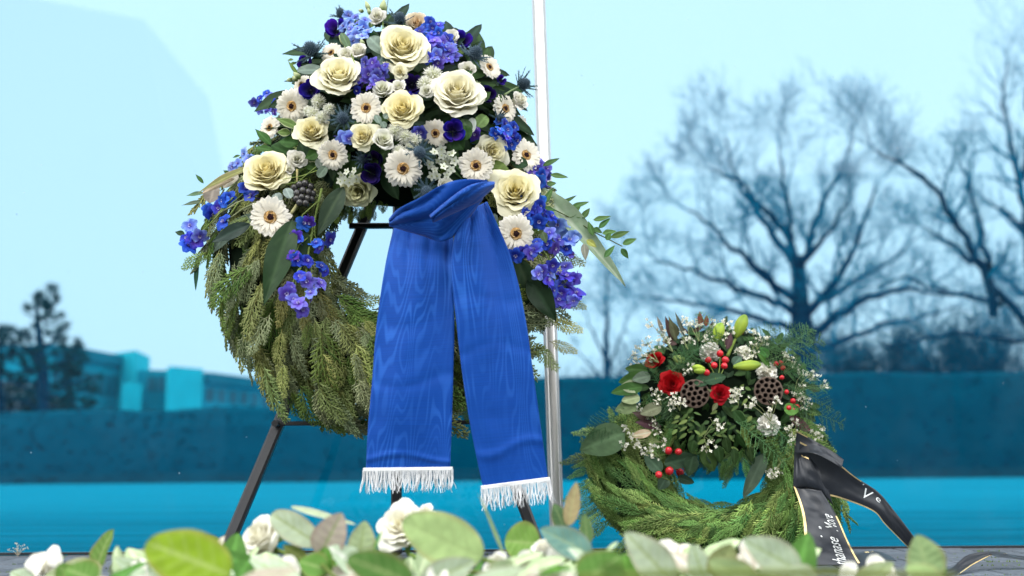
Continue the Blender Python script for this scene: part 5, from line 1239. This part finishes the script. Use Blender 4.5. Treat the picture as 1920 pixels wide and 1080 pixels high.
G1 = Sheet([(1560, 1060, 2.36), (1600, 1040, 2.40), (1640, 1033, 2.46), (1668, 1042, 2.5)], [(1600, 1080, 2.30), (1640, 1066, 2.34), (1662, 1052, 2.42), (1682, 1052, 2.48)], (.004, .5, 0), .0008)
G2 = Sheet([(1740, 1062, 2.30), (1780, 1066, 2.32), (1812, 1042, 2.36), (1850, 1034, 2.40), (1885, 1036, 2.44)], [(1740, 1090, 2.22), (1790, 1080, 2.28), (1826, 1058, 2.34), (1862, 1040, 2.40), (1888, 1038, 2.43)], (.002, .5, 0), .0008)
G3 = Sheet([(1850, 1036, 2.40), (1880, 1038, 2.41), (1910, 1042, 2.42), (1960, 1048, 2.42)], [(1870, 1044, 2.38), (1890, 1046, 2.39), (1920, 1050, 2.40), (1965, 1058, 2.40)], (.002, .5, 0), .0008)
sh = {}
for nm, S_ in (('tail', T1), ('tail', T2), ('roll', RL), ('loop', R2), ('ground_loop', G1), ('ground_loop', G2), ('ground_end', G3)):
    sh[id(S_)] = S_.build(nm, M_BLACKRIB, BR, 36, 12)
def edge(S_, v, u0=0., u1=1., w_=.022, c=0):
    mb = MB(); vv = (v, v + w_ if v < .5 else v - w_); mb.grid(lambda u, q: S_.at(u0 + (u1 - u0) * u, vv[0] + (vv[1] - vv[0]) * q, .0012), 30, 1, (.7, .5, .2)); put('gold_edge', mb.mesh('gold_edge', M_GOLD), sh[id(S_)])
edge(T1, 1, .1, 1, .06); edge(T1, 0, .0, .45, .04); edge(T2, 0, 0, 1, .07); edge(T2, 1, .3, 1, .04); edge(R2, 0, 0, .6, .05); edge(G1, 0, .5, 1, .1); edge(G2, 1, .1, 1, .1); edge(RL, 0, 0, .2, .06)
def lettering(S_, text, u0, u1, v0, v1, shear=.35, flip=False):
    """print set along the band: the text line runs along u, the letters stand across v"""
    cu = bpy.data.curves.new('text', 'FONT'); cu.body = text; cu.size = 1; cu.resolution_u = 3
    to = bpy.data.objects.new('text', cu); col.objects.link(to); bpy.context.view_layer.update()
    me = bpy.data.meshes.new_from_object(to.evaluated_get(bpy.context.evaluated_depsgraph_get())); bpy.data.objects.remove(to)
    xs = [v.co.x + shear * v.co.y for v in me.vertices]; ys = [v.co.y for v in me.vertices]; x0, x1 = min(xs), max(xs); y0, y1 = min(ys), max(ys)
    for v, x, y in zip(me.vertices, xs, ys):
        a = (x - x0) / (x1 - x0); b = (y - y0) / (y1 - y0)
        v.co = S_.at(u0 + (u1 - u0) * a, v0 + (v1 - v0) * b, .0016)
    me.materials.clear(); me.materials.append(M_LETTER); put('lettering', me, sh[id(S_)])
lettering(T2, 'thanase', .98, .60, .78, .52, .5); lettering(T2, 'More', .52, .30, .86, .56, .5)
lettering(T1, 'V', .50, .57, .62, .18, .2); lettering(T1, 'e', .60, .645, .42, .22, .2)
lettering(T2, '"', .52, .49, .45, .38); lettering(T2, '.', .62, .60, .42, .38); lettering(T1, '.', .47, .48, .12, .06)

# ------------------------------------------------------------------ cut white roses laid in front
RG = 'white roses laid on the ground in front of the wreaths'
UND, UND2, PINK, GRN, YG, TEAL, BRN = (.34, .42, .23), (.40, .48, .33), (.46, .40, .32), (.085, .18, .03), (.15, .25, .008), (.14, .27, .22), (.22, .24, .09)
UV_ = (.26, .33, .13)
def cut_rose(label, blooms, stems, leaves, d):
    e = thing('white_rose', label, 'rose', V((P(stems[0][0][0], 1080, d).x, d, .0)), RG)
    for px, py, dia, dd, tl, k in blooms:
        p = P(px, py, dd); s = dia / 2 * mpp(p); M = frame(p, V(tl), U(0, 6), s)
        group_part('bloom', PILEROSE[k] + [('sepals', SEP, I4)], e, M)
    for st in stems:
        pts = [P(x, y, dd) for x, y, dd in st]
        for p in pts: p.z = max(p.z, .006)
        q = []
        for i in range(len(pts) - 1):
            for k in range(4): q.append(pts[i].lerp(pts[i + 1], k / 4))
        q.append(pts[-1]); put('stem', MB().tube(q, .0033, 7, lambda t: mixc((.16, .24, .05), (.20, .13, .06), .3 * t)).mesh('rose_stem', M_LEAF), e)
    for lf_ in leaves:
        b, t, w_, c, dd = lf_[:5]; k = dict(lf_[5]) if len(lf_) > 5 else {}
        d1 = k.pop('d1', dd); k.setdefault('edge', mixc(c, (.30, .16, .09), .35)); k.setdefault('vein', UV_ if c[1] > .35 else mixc(c, (.4, .45, .2), .4)); k.setdefault('curl', U(-.06, .14)); k.setdefault('wave', .02)
        put_leaf(e, b, t, w_, c, dd, d1, name='leaf', nu=44, nv=16, **k)
SEP = sepals()
cut_rose('white rose at the left end of the row with a pale upturned leaf', [(88, 1062, 62, 1.75, (-.5, -.8, .5), 1)], [[(88, 1075, 1.75), (150, 1090, 1.7), (230, 1092, 1.62)]],
         [((190, 1078), (78, 1068), 62, UND, 1.62, dict(d1=1.68, face=(-.3, -.8, .8), fold=.3)), ((180, 1070), (204, 991), 66, GRN, 1.68, dict(face=(-.7, -.8, .2))), ((205, 1075), (292, 1030), 40, UND2, 1.7, {}), ((130, 1085), (110, 1058), 40, GRN, 1.5, {}), ((180, 1090), (120, 1062), 70, GRN, 1.45, dict(face=(0, -.7, .7))), ((60, 1095), (20, 1072), 40, UND2, 1.7, {})], 1.6)
cut_rose('white rose under the largest round yellow green leaf', [(262, 1078, 50, 1.6, (0, -1, .4), 0)], [[(262, 1088, 1.6), (330, 1096, 1.45), (440, 1096, 1.35)]],
         [((432, 1078), (272, 1015), 112, YG, 1.3, dict(d1=1.34, face=(.1, -1, .35), fold=.08, curl=.03, shape='broad')), ((432, 1045), (388, 1002), 26, GRN, 1.8, {}), ((300, 1092), (215, 1045), 40, UND2, 1.55, {}), ((445, 1095), (560, 1070), 46, PINK, 1.2, dict(face=(0, -.6, .9)))], 1.4)
cut_rose('open white rose just right of the left easel leg', [(496, 1010, 84, 1.72, (-.55, -.75, .5), 0), (450, 1030, 40, 1.75, (-.6, -.8, .2), 1)], [[(520, 1030, 1.72), (560, 1050, 1.6), (610, 1085, 1.5)]],
         [((596, 1020), (508, 962), 54, UND2, 1.6, dict(face=(-.2, -1, .4), shape='round')), ((440, 1060), (432, 1010), 26, GRN, 1.7, {}), ((556, 1075), (440, 1048), 42, UND2, 1.62, {}), ((575, 1050), (530, 1022), 26, (.16, .22, .05), 1.6, {})], 1.6)
cut_rose('white rose stem with a pink flushed leaf and a thin twig tip', [(588, 1010, 34, 1.75, (0, -.8, .6), 1)], [[(590, 1040, 1.6), (605, 1060, 1.5), (640, 1095, 1.4)]],
         [((600, 1042), (640, 962), 66, PINK, 1.55, dict(face=(.2, -1, .2))), ((545, 950), (668, 984), 17, UND2, 1.62, dict(face=(0, -.7, .8))), ((672, 1050), (684, 976), 54, UND, 1.62, dict(face=(.4, -1, .2))), ((612, 1068), (560, 1050), 54, GRN, 1.5, {}), ((598, 1080), (612, 1026), 46, (.07, .17, .02), 1.52, {}), ((560, 1098), (470, 1042), 60, UND2, 1.45, dict(face=(0, -.6, .9)))], 1.5)
cut_rose('white rose half hidden by the big pale veined leaf below the ribbon', [(758, 990, 92, 1.78, (-.35, -.85, .45), 0), (798, 965, 40, 1.8, (.1, -.8, .7), 1)], [[(770, 1040, 1.72), (840, 1070, 1.6), (930, 1075, 1.5)]],
         [((905, 1045), (755, 975), 98, (.31, .40, .16), 1.5, dict(face=(.05, -1, .05), fold=.1, curl=.02, shape='broad')), ((775, 1096), (650, 1040), 80, (.045, .13, .02), 1.18, dict(face=(-.1, -.75, .6), shape='broad')), ((790, 1096), (890, 1052), 60, UND2, 1.4, {}), ((700, 1060), (690, 1030), 36, UND, 1.6, {})], 1.55)
cut_rose('rose stem with a thin upright leaf beside a round green leaf', [(932, 1058, 46, 1.6, (0, -.9, .4), 1)], [[(905, 1050, 1.52), (960, 1060, 1.55), (1020, 1082, 1.5)]],
         [((948, 1048), (905, 922), 16, (.24, .32, .16), 1.6, dict(face=(-.9, -.5, .1), shape='lance', curl=-.08)), ((1012, 1020), (946, 1014), 80, (.17, .29, .06), 1.72, dict(face=(0, -1, .2), shape='broad')), ((930, 1092), (960, 1050), 60, UND, 1.35, {}), ((880, 1098), (985, 1066), 46, UND2, 1.25, dict(face=(0, -.6, .9)))], 1.55)
cut_rose('closed white rosebud with blue green leaves right of the steel strip', [(1020, 1030, 46, 1.68, (-.35, -.4, .85), 1)], [[(1035, 1062, 1.66), (1085, 1040, 1.62), (1130, 1085, 1.5)]],
         [((1108, 1040), (1012, 992), 60, TEAL, 1.6, dict(face=(.15, -1, .3))), ((1065, 985), (1080, 903), 32, (.34, .28, .14), 1.66, dict(face=(.3, -1, .1))), ((1058, 992), (1040, 944), 36, (.06, .12, .05), 1.68, {}), ((1102, 1020), (1096, 964), 26, (.09, .17, .06), 1.64, {}), ((1095, 1045), (1130, 1048), 34, (.10, .2, .18), 1.65, {}), ((1060, 1096), (1010, 1062), 50, UND, 1.5, {})], 1.6)
cut_rose('white rose with an upright pale leaf below the low wreath', [(1266, 1052, 70, 1.62, (.2, -.6, .8), 0)], [[(1266, 1075, 1.6), (1210, 1088, 1.5), (1120, 1090, 1.4)]],
         [((1262, 1092), (1174, 998), 72, UND2, 1.45, dict(face=(-.1, -1, .2))), ((1085, 1096), (1165, 1040), 84, GRN, 1.3, dict(face=(0, -.8, .6))), ((1320, 1086), (1298, 1020), 46, UND2, 1.5, {}), ((1340, 1086), (1372, 1020), 60, (.26, .30, .12), 1.45, dict(face=(.2, -1, .3)))], 1.5)
cut_rose('rose stem with broad pale crinkled leaves below the black ribbon', [(1392, 1062, 44, 1.55, (0, -.7, .7), 1)], [[(1392, 1080, 1.5), (1450, 1086, 1.4), (1560, 1090, 1.35)]],
         [((1500, 1070), (1392, 1012), 72, UND2, 1.42, dict(face=(.05, -1, .3), fold=.15)), ((1462, 1092), (1494, 1036), 40, UND, 1.45, {}), ((1420, 1095), (1330, 1050), 56, (.22, .28, .12), 1.35, {}), ((1530, 1092), (1480, 1062), 44, UND2, 1.4, {})], 1.45)
cut_rose('white rose at the right end of the row with one upright pointed leaf', [(1650, 1076, 56, 1.6, (.1, -.6, .8), 1)], [[(1650, 1088, 1.6), (1700, 1090, 1.5), (1780, 1092, 1.4)]],
         [((1742, 1088), (1722, 1002), 84, (.24, .33, .14), 1.45, dict(face=(.15, -1, .2))), ((1600, 1094), (1680, 1056), 40, UND, 1.5, {}), ((1770, 1100), (1700, 1062), 50, (.28, .38, .15), 1.35, {})], 1.5)
cut_rose('long bare rose stem lying across the near edge of the row', [(1068, 1090, 40, 1.0, (-.8, -.4, .4), 1)], [[(1078, 1082, 1.0), (1300, 1074, .98), (1550, 1074, 1.0), (1790, 1080, 1.04)]],
         [((1180, 1078), (1120, 1060), 30, GRN, .99, {}), ((1420, 1076), (1480, 1064), 26, UND2, 1.0, {})], 1.0)
roses_ = [o for o in bpy.data.objects if o.get('category') == 'rose']
for px, py, w_, dd, sl in ((70, 1056, 40, 1.7, .3), (104, 1042, 30, 1.72, -.4), (440, 1036, 34, 1.7, .5), (262, 1066, 36, 1.55, -.2), (1250, 1030, 40, 1.6, .2), (1290, 1040, 34, 1.6, -.5), (1640, 1060, 40, 1.6, .4), (1664, 1072, 30, 1.58, -.3), (985, 1050, 34, 1.6, .3), (1040, 1045, 30, 1.62, -.3), (820, 1078, 40, 1.4, .2), (1395, 1030, 18, 1.6, .1), (545, 1062, 34, 1.5, -.6), (1590, 1072, 30, 1.5, .5)):
    rr_ = min(roses_, key=lambda o: abs(o.location.x - P(px, py, dd).x))
    put_leaf(rr_, (px - 22 * sl, py + 22), (px + 22 * sl, py - 20), w_, (.93, .90, .80), dd, None, 'round', 'loose_petal', (U(-.4, .4), -1, U(.2, .8)), M_PETAL, fold=.5, curl=.2, wave=.06, vein=(.92, .89, .74), nu=8, nv=8)
# leaves deeper in the pile fill the gaps
mb = MB(); R = random.Random(77)
for k in range(170):
    px = R.uniform(170, 1780); d = R.uniform(1.45, 1.9); py = R.uniform(1064, 1115); p = P(px, py, d); p.z = max(p.z, .02)
    if 1505 < px < 1690: continue
    L = R.uniform(.045, .085); M = frame(p, V((R.uniform(-.8, .8), R.uniform(-1, -.1), R.uniform(0, 1))), 0, 1, V((R.uniform(-1, 1), R.uniform(-.3, .3), R.uniform(-.1, .6))))
    leaf_mb(L, L * .6, [UND, UND2, GRN, (.06, .14, .025), PINK, UND][k % 6], mb=mb, M=M, nu=10, nv=6)
o = put('pile_leaves', mb.mesh('pile_leaves', M_LEAF), None); o['kind'] = 'stuff'; tag(o, 'loose rose leaves filling the gaps under the white roses', 'leaves')
# dry weed in the paving joint at far left
wd = thing('weed', 'tiny dry weed growing where the paving meets the glass at far left', 'weed', P(35, 1030, 2.97)); mb = MB(); base = P(35, 1028, 2.965); base.z = -.002
for k in range(9):
    tip = base + V((U(-.032, .032), U(-.02, .004), U(.015, .036))); mb.tube([base, base.lerp(tip, .5) + V((0, 0, .006)), tip], [.0009, .0007, .0005], 4, (.45, .40, .30), False)
    for j in range(4): q = tip + V((U(-.006, .006), U(-.003, .003), U(-.004, .004))); mb.ball(q, .0016, (.55, .5, .4), 3, 5)
put('stalks', mb.mesh('stalks', M_MATTE), wd)
